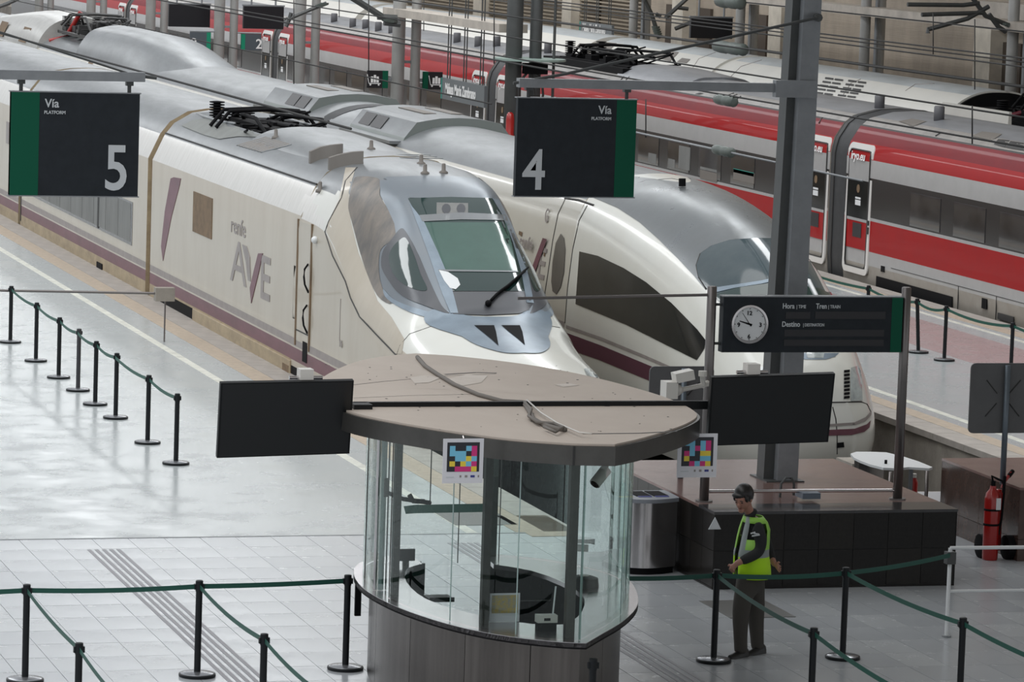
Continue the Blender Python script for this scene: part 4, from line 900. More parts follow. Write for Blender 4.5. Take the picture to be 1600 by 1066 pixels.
# platform signs hanging from arms
def viasign(x0, x1, z0, z1, num, green_left, lab, beam, post):
    Y0 = 44.6
    t = thing('platform_sign', lab, 'sign', ((x0 + x1) / 2, Y0, z0))
    fixn(MB().box((x0, Y0, z0), (x1, Y0 + .09, z1)).build('board', M_signd, t), 30)
    g = (x0, x0 + .32) if green_left else (x1 - .245, x1)
    box('green_band', (g[0], Y0 - .004, z0), (g[1], Y0 + .094, z1), M_signg, t)
    box('frame', (x0 - .015, Y0 - .006, z0 - .012), (x1 + .015, Y0 + .096, z0), M_steelg, t); box('frame', (x0 - .015, Y0 - .006, z1), (x1 + .015, Y0 + .096, z1 + .012), M_steelg, t)
    yf = Y0 - .008
    if green_left:
        text('Vía', .135, 'lettering', M_signw, t, (x0 + .38, yf, z1 - .165), (1, 0, 0), (0, 0, 1), off=.002, width=.95)
        text('PLATFORM', .052, 'lettering', M_signw, t, (x0 + .372, yf, z1 - .24), (1, 0, 0), (0, 0, 1), off=.001, width=.95)
        text(num, .72, 'lettering', M_signw, t, (x1 - .40, yf, z0 + .08), (1, 0, 0), (0, 0, 1), off=.009, width=.82)
    else:
        text('Vía', .135, 'lettering', M_signw, t, (x1 - .31, yf, z1 - .165), (1, 0, 0), (0, 0, 1), off=.002, width=.95, align='RIGHT')
        text('PLATFORM', .052, 'lettering', M_signw, t, (x1 - .31, yf, z1 - .24), (1, 0, 0), (0, 0, 1), off=.001, width=.95, align='RIGHT')
        text(num, .66, 'lettering', M_signw, t, (x0 + .08, yf, z0 + .085), (1, 0, 0), (0, 0, 1), off=.009, width=.85)
    for xx in beam: tubeo('hanger', [(xx, Y0 + .045, z1), (xx, Y0 + .045, 5.58)], .022, M_steeld, t); box('hanger_clamp', (xx - .04, Y0, z1 + .09), (xx + .04, Y0 + .09, 5.57), M_steeld, t)
    return t
viasign(7.155, 8.615, 4.235, 5.395, '5', True, 'dark hanging platform sign with green left band and large number 5', (7.27, 8.5), None)
viasign(13.065, 14.515, 4.29, 5.43, '4', False, 'dark hanging platform sign with green right band and large number 4', (13.2, 14.4), None)
t = thing('sign_arm', 'grey steel arm reaching from the big column, carrying the number 4 sign', 'beam', (16.5, 44.55, 5.6))
fixn(MB().box((13.06, 44.54, 5.555), (16.62, 44.68, 5.66)).build('arm', M_steelg, t), 30); box('arm_bracket', (16.2, 44.5, 5.5), (16.72, 44.62, 5.7), M_steelg, t)
tubeo('stay_rod', [(16.66, 44.45, 6.45), (13.6, 44.55, 5.72), (13.0, 44.6, 5.6)], .018, M_steeld, t)
t = thing('sign_arm', 'grey steel arm entering from the left edge, carrying the number 5 sign', 'beam', (8.6, 44.55, 5.6))
fixn(MB().box((4.5, 44.54, 5.535), (8.66, 44.68, 5.64)).build('arm', M_steelg, t), 30); tubeo('end_hook', [(8.6, 44.6, 5.6), (8.8, 44.6, 5.58)], .02, M_steeld, t)
tubeo('stay_rod', [(8.5, 44.6, 5.62), (6.2, 44.6, 6.3)], .012, M_steeld, t)
# clock sign on two posts
t = thing('departure_sign', 'dark slate destination sign with round white clock and green end on two steel posts', 'sign', (16.25, 43.1, .89))
Y0 = 43.1
fixn(MB().box((15.16, Y0, 2.635), (17.36, Y0 + .14, 3.275)).build('board', M_signd, t), 30)
box('green_band', (17.225, Y0 - .004, 2.635), (17.36, Y0 + .144, 3.275), M_signg, t); box('frame', (15.15, Y0 - .006, 3.275), (17.37, Y0 + .146, 3.287), M_steelg, t)
for xx in (15.04, 17.43):
    MB().lathe([(.055, .89), (.055, 3.38), (.045, 3.39)], (xx, Y0 + .08, 0), 16).build('post', M_post, t, True)
    MB().lathe([(.1, .89), (.1, .91)], (xx, Y0 + .08, 0), 16).build('post_foot', M_post, t)
for zz in (2.73, 3.18):
    for (a, b_) in ((15.05, 15.17), (17.35, 17.42)): tubeo('bracket', [(a, Y0 + .08, zz), (b_, Y0 + .08, zz)], .016, M_steeld, t)
text('Hora', .085, 'lettering', M_signw, t, (15.875, Y0 - .006, 3.145), (1, 0, 0), (0, 0, 1), off=.0015, width=.82)
text('| TIME', .055, 'lettering', M_signw, t, (16.045, Y0 - .006, 3.148), (1, 0, 0), (0, 0, 1), off=.0005, width=.8)
text('Tren', .085, 'lettering', M_signw, t, (16.285, Y0 - .006, 3.145), (1, 0, 0), (0, 0, 1), off=.0015, width=.8)
text('| TRAIN', .055, 'lettering', M_signw, t, (16.435, Y0 - .006, 3.148), (1, 0, 0), (0, 0, 1), off=.0005, width=.8)
text('Destino', .085, 'lettering', M_signw, t, (15.875, Y0 - .006, 2.935), (1, 0, 0), (0, 0, 1), off=.0015, width=.82)
text('| DESTINATION', .05, 'lettering', M_signw, t, (16.135, Y0 - .006, 2.938), (1, 0, 0), (0, 0, 1), off=.0005, width=.75)
for (a, b_, c_, d_) in ((15.92, 16.22, 3.025, 3.105), (16.28, 17.15, 3.025, 3.11), (15.91, 17.14, 2.82, 2.90), (15.91, 17.14, 2.71, 2.785)): box('display', (a, Y0 - .005, c_), (b_, Y0 + .01, d_), M_display, t)
ck = MB().lathe([(.222, 0), (.222, -.055), (.198, -.058), (.192, -.03), (.0, -.03)], (15.47, Y0, 2.965), 40, axis='y').build('clock', M_steelb, t); fixn(ck, 40)
MB().lathe([(.19, -.031), (.19, -.036)], (15.47, Y0, 2.965), 40, axis='y').build('clock_face', M_plast, ck)
for s_, dx, dz in (('12', -.042, .105), ('3', .115, -.03), ('6', -.02, -.165), ('9', -.15, -.03)): text(s_, .07, 'numeral', M_black, ck, (15.47 + dx, Y0 - .04, 2.965 + dz), (1, 0, 0), (0, 0, 1), off=.001)
def hand(ang, L, w):
    a = math.radians(ang); d = Vector((math.sin(a), 0, math.cos(a))); n = Vector((d.z, 0, -d.x)); c0 = Vector((15.47, Y0 - .042, 2.965))
    MB().add([c0 - d * .03 - n * w, c0 - d * .03 + n * w, c0 + d * L + n * w * .4, c0 + d * L - n * w * .4], [(0, 1, 2, 3)]).build('clock_hand', M_black, ck)
hand(287, .13, .012); hand(325, .16, .005)
for k in range(12):
    a = math.radians(k * 30); c0 = Vector((15.47 + .178 * math.sin(a), Y0 - .0385, 2.965 + .178 * math.cos(a))); MB().box(c0 - Vector((.005, .001, .005)), c0 + Vector((.005, .001, .005))).build('minute_mark', M_black, ck)
tubeo('side_rod', [(12.72, Y0 + .08, 3.24), (15.0, Y0 + .08, 3.29)], .017, M_post, t)
tubeo('rail', [(15.1, Y0 + .08, 1.01), (17.38, Y0 + .08, 1.0)], .022, M_steelb, t)
bx = box('control_box', (16.2, Y0 - .06, .93), (16.42, Y0 + .2, 1.0), mat('blue_grey_box', (.12, .15, .19), .4), t)
tubeo('cable_arch', [(16.05, Y0 + .3, .9), (16.06, Y0 + .3, 1.06), (16.12, Y0 + .3, 1.13), (16.19, Y0 + .3, 1.12), (16.22, Y0 + .3, 1.05), (16.22, Y0 + .3, .92)], .016, M_steeld, t)
# screens on the black bar over the kiosk
t = thing('display_mount', 'long black bar across the kiosk roof carrying two black screens at its ends', 'bar', (11.1, 36.7, 2.87))
za = onY(800, 641, 36.62).z; zb = onY(800, 628, 36.62).z
fixn(MB().box((9.2, 36.62, za), (13.3, 36.68, zb)).build('bar', M_tv, t), 30)
for xx in (10.2, 11.7): box('bar_foot', (xx, 36.6, 2.886), (xx + .05, 36.70, za + .02), M_tv, t)
for xx in (9.16, 13.1): box('screen_plate', (xx, 36.44, za), (xx + .18, 36.66, zb), M_tv, t)
def tv(p, lab, mount):
    # corner pixels TL TR BR BL on a plane facing the camera, slightly tilted
    c = [onY(px, py, 36.45 + dy) for (px, py), dy in zip(p, (-.10, -.10, .04, .04))]
    n = (c[1] - c[0]).cross(c[3] - c[0]).normalized()
    if n.y < 0: n = -n
    t = thing('display_screen', lab, 'screen', tuple((c[0] + c[2]) / 2))
    vs = c + [v + n * .06 for v in c]
    fixn(mobj('panel', vs, [(0, 1, 2, 3), (7, 6, 5, 4), (0, 4, 5, 1), (1, 5, 6, 2), (2, 6, 7, 3), (3, 7, 4, 0)], M_tv, t), 30)
    e = .012; ctr = sum(c, Vector()) / 4
    ins = [v + (ctr - v).normalized() * .022 - n * .003 for v in c]
    mobj('screen_glass', ins, [(0, 1, 2, 3)], mat('switched_off_glass', (.006, .007, .008), .3), t)
    m = c[0].lerp(c[1], mount)
    b = MB().box(m + n * .05 + Vector((-.06, 0, -.05)), m + n * .2 + Vector((.07, 0, .07))); b.build('mount_bracket', M_cctv, t)
    tubeo('mount_arm', [m + n * .12 + Vector((-.15, 0, .0)), m + n * .12 + Vector((.17, 0, .0))], .02, M_steelb, t)
    return t
tv([(345, 599), (553, 595), (546, 709), (339, 716)], 'black screen left of the kiosk roof, tilted, with metal bracket on top', .65)
tv([(1112, 590), (1305, 584), (1294, 691), (1105, 697)], 'black screen right of the kiosk, hanging before the steel column under the clock sign', .35)
# luggage trolley signs, station name boards, hanging displays on the far platform
def small(name, lab, cat, px, X0=None, Y0=None, group=None):
    pass
def cart(px0, py0, px1, py1, gl, lab):
    yc = onX(636, 60, PX).y - .12; b_ = onY(px1, py1, yc); a = onY(px0, py0, yc)
    t = thing('trolley_sign', lab, 'sign', (a.x, yc, b_.z), 'green and black luggage trolley signs')
    box('board', (a.x, yc, b_.z), (b_.x, yc + .05, a.z), M_display, t); w = b_.x - a.x
    g = (b_.x - w * .27, b_.x) if gl == 'R' else (a.x, a.x + w * .27)
    box('green_band', (g[0], yc - .004, b_.z), (g[1], yc + .05, a.z), M_signg, t)
    cx = a.x + w * (.34 if gl == 'R' else .66); h = a.z - b_.z; zb = b_.z
    for k in range(3): box('suitcase_symbol', (cx - .09 + k * .075, yc - .008, zb + h * .32), (cx - .03 + k * .075, yc, zb + h * (.66 if k != 1 else .75)), M_signw2, t)
    tubeo('trolley_symbol', [(cx - .19, yc - .006, zb + h * .78), (cx - .14, yc - .006, zb + h * .26), (cx + .17, yc - .006, zb + h * .26)], .012, M_signw2, t)
    for k in (-.1, .12): MB().lathe([(.025, 0), (.025, .004)], (cx + k, yc - .008, zb + h * .19), 10, axis='y').build('wheel_symbol', M_signw2, t)
    ma, mb_ = (a.x + w * .5, PX - .2) if gl == 'R' else (PX + .2, a.x + w * .5)
    box('mount', (ma, yc + .05, b_.z + h * .4), (mb_, yc + .12, b_.z + h * .6), M_steelg, t)
cart(574, 110, 606, 138, 'R', 'small black luggage trolley sign with green right band, left of the column pair')
cart(661, 112, 691, 140, 'L', 'small black luggage trolley sign with green left band, beside the station name board')
def nameboard(px0, py0, px1, py1, X0, lab, h_px, s):
    a = onX(px0, py0, X0); b_ = onX(px1, py1, X0); c_ = onX(px0, py0 + h_px, X0)
    t = thing('station_name_board', lab, 'sign', tuple(a), 'grey station name boards')
    z0, z1 = c_.z, a.z
    box('board', (X0, b_.y, z0), (X0 + .08, a.y, z1), mat('slate_grey_board', (.14, .155, .165), .5), t); box('edge', (X0 - .01, a.y - .08, z0), (X0 + .09, a.y, z1), M_paint_teal, t)
    L = a.y - b_.y
    text('Málaga María Zambrano', s, 'lettering', M_signw2, t, (X0 - .008, a.y - L * .1, z0 + (z1 - z0) * .32), (0, -1, 0), (0, 0, 1), width=L * .82 / (s * 11.2), off=.012)
    for k in (.1, .16, .48, .54, .86, .92): tubeo('hanger', [(X0 + .04, a.y - L * k, z1), (X0 + .04, a.y - L * k, z1 + 2.2)], .016, M_steeld, t, 6)
nameboard(690, 121, 757, 135, 26.0, 'grey station name board hanging left of the dark twin column', 33, .34)
nameboard(906, 33, 956, 39, 38.6, 'small grey station name board hanging before the far wall', 22, .38)
def dispX(px0, py0, px1, py1, X0, lab, grp='dark hanging departure displays'):
    a = onX((px0 + px1) / 2, py0, X0); yc = a.y; a = onY(px0, py0, yc); b_ = onY(px1, py1, yc)
    t = thing('hanging_display', lab, 'display', (a.x, yc, b_.z), grp)
    box('panel', (a.x, yc, b_.z), (b_.x, yc + .15, a.z), M_display, t, .01); box('panel_frame', (a.x - .03, yc + .02, a.z), (b_.x + .03, yc + .13, a.z + .04), M_steelg, t)
    for k in (.2, .8): tubeo('hanger', [(a.x + (b_.x - a.x) * k, yc + .07, a.z), (a.x + (b_.x - a.x) * k, yc + .07, a.z + 1.5)], .03, M_steelg, t, 6)
yq = onX(353, 60, PX).y
dispX(264, 6, 328, 43, 25.6, 'left one of the two dark hanging displays over the middle platform'); dispX(381, 9, 443, 46, 26.9, 'right one of the two dark hanging displays over the middle platform'); dispX(1080, 27, 1144, 61, 38.2, 'dark display before the far wall, left of the big steel column')
def smallvia(px0, py0, px1, py1, num, gl, lab):
    yc = onX(353, 60, PX).y - .12; a = onY(px0, py0, yc); b_ = onY(px1, py1, yc); w = b_.x - a.x
    t = thing('platform_sign', lab, 'sign', (a.x, yc, b_.z)); box('board', (a.x, yc, b_.z), (b_.x, yc + .06, a.z), mat('slate_board_far', (.07, .085, .1), .5), t)
    g = (a.x, a.x + w * .2) if gl == 'L' else (b_.x - w * .2, b_.x); box('green_band', (g[0], yc - .005, b_.z), (g[1], yc + .06, a.z), mat('bright_green_band', (.0, .22, .12), .5), t)
    text(num, .42, 'lettering', M_signw2, t, (a.x + w * (.72 if gl == 'L' else .04), yc - .01, b_.z + .06), (1, 0, 0), (0, 0, 1), off=.006)
    tubeo('arm', [((a.x, yc + .03, a.z + .03) if gl == 'R' else (PX + .15, yc + .03, a.z + .03)), ((PX - .15, yc + .03, a.z + .03) if gl == 'R' else (b_.x, yc + .03, a.z + .03))], .03, M_steelg, t, 6)
smallvia(297, 50, 329, 78, '3', 'R', 'small distant platform sign with green right band and number 3'); smallvia(377, 53, 408, 79, '2', 'L', 'small distant platform sign with green left band and number 2')
# overhead wires: straight runs above the tracks, with droppers
def wire(px, py, X0, r, lab, y0=44, y1=200, m=M_wire):
    q = onX(px, py, X0); o = MB().tube([(X0, y0, q.z), (X0, y1, q.z)], r, 6).build('overhead_wire', m, None, True)
    tag(o, lab, 'wire'); return q.z
wire(0, 52, 15.4, .022, 'thick overhead wire crossing the upper left above the near trains', 62)
w1z = wire(500, 45, 16.2, .014, 'thin overhead wire passing above the left half of the red train', 50)
w2z = wire(250, 50, 20.0, .014, 'overhead wire passing low behind the left luggage trolley sign', 70)
w3z = wire(1040, 96, 20.8, .014, 'overhead wire passing behind the steel column above the red train roof', 46)
wire(1278, 52, 31.9, .018, 'upper one of two overhead wires before the far wall'); wire(1278, 64, 31.9, .018, 'lower one of two overhead wires before the far wall')
wire(700, 12, 20.6, .014, 'overhead wire high above the middle platform'); wire(1100, 66, 36.3, .03, 'overhead wire close above the far white train roof')
wire(331, 9, 20.6, .014, 'overhead wire crossing in front of the two hanging displays')
wire(1300, 18, 36.3, .02, 'topmost overhead wire before the far wall'); wire(1500, 85, 36.6, .018, 'overhead wire across the far pilaster')
def dropper(px, py0, py1, X0, lab):
    a = onX(px, py0, X0); b_ = onY(px, py1, a.y); o = MB().tube([a, b_], .008 + .00006 * a.y, 5).build('dropper', M_wire, None, True); tag(o, lab, 'wire', 'vertical dropper wires')
for k, (px, a, b_, xx) in enumerate(((459, 0, 150, 20.6), (530, 0, 45, 31.9), (576, 0, 110, 20.6), (662, 0, 70, 31.9), (772, 0, 100, 20.6), (1009, 155, 215, 20.6), (1458, 20, 85, 31.9), (1523, 30, 140, 31.9), (1519, 165, 225, 20.6), (1006, 0, 60, 36.3))):
    dropper(px, a, b_, xx, ['vertical dropper wire right of the display marked 2', 'vertical dropper wire over the red train, left of the trolley signs', 'vertical dropper wire on the left trolley sign', 'vertical dropper wire just right of the first pale column pair', 'vertical dropper wire left of the dark twin column', 'vertical dropper wire right of the number 4 sign', 'vertical dropper wire before the far wall, left one', 'vertical dropper wire before the far wall beside the pale pilaster', 'vertical dropper wire above the near red car roof', 'vertical dropper wire before the small name board'][k])
def barrel(px, py, X0, L, r, lab):
    q = onX(px, py, X0); prof = [(r * .4, -L / 2)]
    for k in range(5): prof += [(r, -L / 2 + L * (k + .1) / 5), (r * (1 if k % 2 else .85), -L / 2 + L * (k + .9) / 5)]
    prof += [(r * .4, L / 2)]
    tag(MB().lathe(prof, q, 12, axis='y').build('wire_insulator', M_insul, None, True), lab, 'insulator', 'grey insulators hung on the wires')
barrel(1140, 75, 31.9, 2.0, .15, 'grey insulator on the wire below the dark display'); barrel(1133, 157, 20.6, .8, .085, 'grey insulator on the wire before the red roof'); barrel(1130, 236, 20.6, .8, .08, 'grey insulator before the windows of the red train'); barrel(1140, 3, 31.9, 1.6, .16, 'grey insulator at the top edge left of the steel column')
z_ = onX(1130, 236, 20.6); tag(MB().tube([(20.6, z_.y - 6, z_.z), (20.6, z_.y + 7, z_.z)], .016, 6).build('overhead_wire', M_steelg, None, True), 'short wire stretched before the windows of the red train', 'wire')
# brackets of the overhead line
def bracket(name, pts_list, X0, lab, r=.05, ref=None):
    y = onX(*(ref or pts_list[0][0]), X0).y
    t = thing(name, lab, 'bracket', tuple(onY(*pts_list[0][0], y)))
    for P in pts_list: tubeo('tube', [onY(px, py, y) for px, py in P], r, M_steeld, t, 6)
    q = pts_list[0]
    a = onY(*q[-1], y); b_ = onY(*q[-2], y)
    for k in range(5): MB().lathe([(r * 1.8, -.03), (r * 2.0, .03)], a.lerp(b_, .1 + k * .09), 10).build('insulator_disc', M_insul, t)
bracket('line_bracket', [[(1500, -30), (1540, 25), (1598, 48)], [(1418, 7), (1505, 8), (1530, 5)], [(1440, 23), (1535, 20)], [(1450, 52), (1450, 46), (1512, 29), (1545, 10)], [(1545, 22), (1560, 42), (1572, 50)]], 38.8, 'dark tubular line bracket before the far wall at upper right', .06, (1590, 48))
bracket('line_bracket', [[(540, -10), (575, 12), (600, 28), (612, 34)], [(590, 26), (620, 28)], [(600, 35), (625, 38)]], 26.0, 'dark tubular line bracket fixed to the pale column pair beside the trolley signs', .09, (636, 34))
bracket('line_bracket', [[(450, 30), (485, 15), (510, 5)], [(455, 20), (452, 30), (447, 42)]], 26.0, 'slender bracket arm on the second pair of pale columns', .06, (480, 20))
bracket('line_bracket', [[(1007, 0), (1018, 22), (1030, 60)], [(1075, -4), (1040, 28)], [(1060, 12), (1075, 14)], [(1025, 22), (1032, 26)], [(1055, 45), (1080, 35), (1100, 30)]], 38.8, 'crossed dark truss tubes before the far wall near the small name board', .07)
bracket('line_bracket', [[(-10, 14), (20, 2), (40, -8)], [(0, 10), (15, 5)]], 26.3, 'dark insulated bracket at the top left corner', .09)
# ================================================================== KIOSK
def sm(P, n=4, closed=False):
    return [tuple(p) for p in catmull([tuple(q) for q in P], n)]
tipf = (10.82, 34.15)
Lside = sm([(10.45, 39.02), (9.99, 38.80), (9.72, 38.40), (9.56, 37.83), (9.485, 37.25), (9.485, 36.75), (9.55, 36.15), (9.67, 35.62), (9.83, 35.15), (10.04, 34.75), (10.31, 34.44), (10.62, 34.22), tipf], 3)
Rside = sm([tipf, (11.1, 34.57), (11.44, 35.08), (11.75, 35.64), (11.98, 36.2), (12.17, 36.9), (12.26, 37.54), (12.12, 38.09), (11.87, 38.52), (11.50, 38.86), (11.2, 38.96)], 3)
outer = Lside + Rside[1:]
def inset(P, d):
    out = []
    for i, p in enumerate(P):
        a = Vector((*P[max(i - 1, 0)], 0)); b_ = Vector((*P[min(i + 1, len(P) - 1)], 0)); t = (b_ - a).normalized(); n = Vector((-t.y, t.x, 0))
        out.append((p[0] + n.x * d, p[1] + n.y * d))
    return out
K = thing('information_kiosk', 'lens shaped glass and steel information kiosk with a dusty flat tan roof', 'kiosk', (10.9, 36.6, 0))
def wall(name, P, z0, z1, m, parent=K, th=0.0, smooth=True):
    n = len(P); vs = [(x, y, z0) for x, y in P] + [(x, y, z1) for x, y in P]
    fs = [(i, i + 1, n + i + 1, n + i) for i in range(n - 1)]
    if th:
        Q = inset(P, th); k = len(vs); vs += [(x, y, z0) for x, y in Q] + [(x, y, z1) for x, y in Q]
        fs += [(k + i + 1, k + i, k + n + i, k + n + i + 1) for i in range(n - 1)] + [(n + i, n + i + 1, k + n + i + 1, k + n + i) for i in range(n - 1)] + [(i + 1, i, k + i, k + i + 1) for i in range(n - 1)]
        fs += [(0, n, k + n, k), (n - 1, k + n - 1, k + 2 * n - 1, 2 * n - 1)]
    o = mobj(name, vs, fs, m, parent, False); return fixn(o, 35)
def split(P, n):
    k = (len(P) - 1) / n
    return [P[round(i * k): round((i + 1) * k) + 1] for i in range(n)]
bL = inset(Lside, .16); bR = inset(Rside, .16)
tp = ((bL[-1][0] + bR[0][0]) / 2, bL[-1][1] + .08); bL[-1] = tp; bR[0] = tp; 
for seg in split(bL, 6) + split(bR, 5):
    a, b_ = Vector(seg[0]), Vector(seg[-1])
    s0 = tuple(a + (Vector(seg[1]) - a).normalized() * .004); s1 = tuple(b_ + (Vector(seg[-2]) - b_).normalized() * .004)
    wall('cladding_panel', [s0] + seg[1:-1] + [s1], .06, 1.0, M_steel, th=.03)
iL = inset(Lside, .22); iR = inset(Rside, .22); iL = iL[:-2]; iR = iR[2:]
wall('inner_lining', iL + iR, .02, .99, M_inner, th=.03)
wall('plinth', inset(Lside, .2)[:-1] + inset(Rside, .2)[1:], 0, .07, M_black, th=.03)
inn = [(11.14, 38.35), (11.42, 37.95), (11.54, 37.3), (11.53, 36.6), (11.38, 36.02), (11.14, 35.45), (10.88, 35.07), (10.6, 35.12), (10.35, 35.4), (10.08, 35.92), (9.94, 36.5), (9.95, 37.1), (10.04, 37.7), (10.2, 38.2), (10.42, 38.45)]
inn = sm(inn, 2)
ct = MB().prism(outer + inn, 1.0, 1.045).build('counter', M_counter, K); fixn(ct, 30)
wall('counter_edge', outer, .985, 1.04, M_black, ct, th=.012)
gl = inset(Lside, .09); gr = inset(Rside, .09); tg = ((gl[-1][0] + gr[0][0]) / 2, gl[-1][1] + .06); gl[-1] = tg; gr[0] = tg
gl2 = gl[3:]; gr2 = gr
cuts = split(gl2, 5) + split(gr2, 4)
for k, seg in enumerate(cuts):
    n = len(seg); vs = [(x, y, 1.05) for x, y in seg] + [(x, y, 2.70) for x, y in seg]
    g = mobj('glass_pane', vs, [(i, i + 1, n + i + 1, n + i) for i in range(n - 1)], M_glass, K, True)
    x, y = seg[-1]; tubeo('pane_edge', [(x, y, 1.05), (x, y, 2.70)], .006, M_glassedge if k not in (0, 1) else M_mull, g, 5)
# curved return at the left end: bright glass edges, strip handle
for (px, w, m_) in ((589, .018, M_steelb), (598, .03, M_glassedge), (606, .008, M_mull)):
    q = onY(px, 800, 37.0); tubeo('glass_return', [(q.x, 37.0, 1.05), (q.x, 37.0, 2.70)], w, m_, K, 6)
q = onY(602, 750, 37.0); box('door_pull', (q.x - .02, 36.95, q.z - .16), (q.x + .02, 36.99, q.z + .02), M_mull, K)
a = onY(605, 770, 37.0); b_ = onY(630, 780, 36.8); c_ = onY(672, 786, 36.5); tubeo('door_closer_arm', [a, b_, c_], .022, M_black, K); tubeo('door_closer_arm', [b_ + Vector((.06, 0, .04)), b_ + Vector((.1, 0, -.02)), b_ + Vector((.2, -.05, -.02))], .025, M_black, K)
tubeo('rod_hanger', [(c_.x, c_.y, c_.z), (c_.x, c_.y, 2.70)], .006, M_mull, K, 5)
# mullions
for (bx_, tx, w) in (((619, 930), (626, 690), .033), ((759, 975), (770, 708), .036), ((892, 997), (901, 715), .042)):
    q = onZ(*bx_, 1.05)
    bm2 = MB().box((q.x - w, q.y - .03 + .06, 1.045), (q.x + w, q.y + .05 + .06, 2.70)).build('mullion', M_mull, K); fixn(bm2, 30)
q = onZ(768, 866, 1.05)
fixn(MB().box((q.x - .04, q.y - .04, 1.045), (q.x + .04, q.y + .04, 2.7)).build('rear_post', M_mull, K), 30)
for (px, w) in ((715, .006), (779, .006), (886, .006)):
    q = onZ(px, 880, 1.05); tubeo('rear_pane_edge', [(q.x, q.y, 1.05), (q.x, q.y, 2.7)], w, M_mull, K, 5)
# green tape band behind the first two front panes
A = onY(632, 791, 36.45); B_ = onY(762, 787, 35.5); A2 = onY(632, 803, 36.45); B2 = onY(762, 800, 35.5)
gb = mobj('green_tape_band', [A, onY(650, 789, 36.3), B_, B2, onY(650, 802, 36.3), A2 + Vector((.02, 0, 0))], [(0, 1, 4, 5), (1, 2, 3, 4)], M_belt, K); 
md = gb.modifiers.new('thick', 'SOLIDIFY'); md.thickness = .01
# roof
roof = sm([(10.93, 40.95), (10.50, 40.68), (10.05, 40.15), (9.5, 39.1), (9.18, 38.2), (9.02, 37.2), (9.06, 36.3), (9.28, 35.65), (9.67, 34.95), (10.11, 34.38), (10.60, 34.06)], 4) + sm([(10.98, 33.99), (11.32, 34.32), (11.82, 34.91), (12.22, 35.48), (12.48, 36.05), (12.57, 36.9), (12.5, 37.9), (12.23, 39.2), (11.8, 40.15), (11.3, 40.75)], 4)
rf_ = MB().prism(roof, 2.69, 2.865).build('roof', M_mull, K); fixn(rf_, 30)
rim = inset(roof + [roof[0]], .03)[:-1]
mb = MB().prism(rim, 2.866, 2.885); fixn(mb.build('roof_sheet', M_rooftan, rf_), 30)
inner = inset(roof + [roof[0]], .18)[:-1]
def rline(name, P, w, m, z=2.887):
    mb = MB(); pts = [onZ(px, py, z) for px, py in P]
    for a, b_ in zip(pts[:-1], pts[1:]):
        d = (b_ - a).normalized(); n = Vector((-d.y, d.x, 0)) * w; mb.add([a - n, a + n, b_ + n, b_ - n], [(3, 2, 1, 0)])
    return mb.build(name, m, rf_)
rline('roof_joint', [(528, 604), (600, 596), (700, 587), (775, 584)], .006, M_seam); rline('roof_joint', [(553, 622), (640, 618), (740, 616)], .005, M_seam)
rline('roof_joint', [(910, 678), (1000, 677), (1058, 674)], .02, M_seam); rline('roof_joint', [(640, 606), (760, 611), (860, 618)], .004, M_roofdirt)
rline('roof_joint', [(695, 585), (745, 582), (776, 583)], .02, M_seam)
def blot(P, m):
    pts = [onZ(px, py, 2.888) for px, py in P]; mobj('dust_patch', pts, [tuple(range(len(pts)))[::-1]], m, rf_)
blot([(640, 590), (665, 586), (690, 590), (670, 598), (648, 599)], M_roofdirt); blot([(700, 592), (730, 585), (762, 587), (752, 598), (722, 603), (702, 600)], M_roofdirt); blot([(866, 601), (890, 599), (905, 602), (880, 605)], M_roofdirt)
rr = random.Random(5); mb = MB()
for k in range(60):
    x_ = rr.uniform(9.6, 12.2); y_ = rr.uniform(34.8, 40); s_ = rr.uniform(.004, .014); mb.lathe([(s_, 2.886), (s_, 2.888)], (x_, y_, 0), 6)
mb.build('roof_specks', M_seam, rf_, kind='stuff')
# a seam and bright corner on the roof fascia
box('fascia_joint', (10.6, 34.045, 2.69), (10.615, 34.07, 2.865), M_seam, rf_)
# cables lying on the roof
cabl = tag(MB().tube([onZ(px, py, 2.905) for px, py in ((652, 558), (664, 572), (682, 584), (710, 601), (748, 617), (785, 627), (818, 629), (824, 638), (834, 655), (850, 664), (872, 670), (884, 672))], .022, 8).build('roof_cable', M_cable, None, True), 'thick grey cable snaking over the kiosk roof', 'cable', None)
tag(MB().tube([onZ(px, py, 2.925) for px, py in ((819, 628), (830, 640), (826, 650), (840, 660), (866, 662), (880, 668), (868, 675), (850, 667))], .016, 8).build('roof_cable', M_cable, None, True), 'short knotted end of cable coiled on the kiosk roof', 'cable')
tag(MB().tube([onZ(px, py, 2.93) for px, py in ((823, 625), (845, 645), (872, 662), (905, 676), (925, 678))], .009, 6).build('thin_cable', M_cctv, None, True), 'thin pale cable crossing the front of the kiosk roof', 'cable')
# things on and in the kiosk
def dqpos(px, py, z=1.047): return onZ(px, py, z)
q = dqpos(789, 972); t = thing('picture_card', 'white card with a grey and yellow picture standing on the kiosk counter', 'card', tuple(q))
w, h = .27, .26; x0 = onY(765, 950, q.y).x; x1 = onY(812, 950, q.y).x
box('card', (x0, q.y, 1.047), (x1, q.y + .01, 1.047 + .27), M_poly, t)
box('picture', (x0 + .02, q.y - .003, 1.13), (x1 - .02, q.y, 1.30), mat('card_picture', (.32, .33, .32), .5, var=1, vscale=22, col2=(.62, .42, .06)), t)
q = dqpos(853, 985); t = thing('radio_unit', 'small cream box with thin white aerial on the kiosk counter', 'device', tuple(q))
fixn(MB().box((q.x - .09, q.y - .03, 1.12), (q.x + .10, q.y + .07, 1.19)).build('case', M_cctv, t), 30); box('stand', (q.x - .09, q.y - .04, 1.046), (q.x + .09, q.y + .05, 1.12), M_black, t); box('display', (q.x - .03, q.y - .034, 1.14), (q.x + .03, q.y - .028, 1.165), M_black, t)
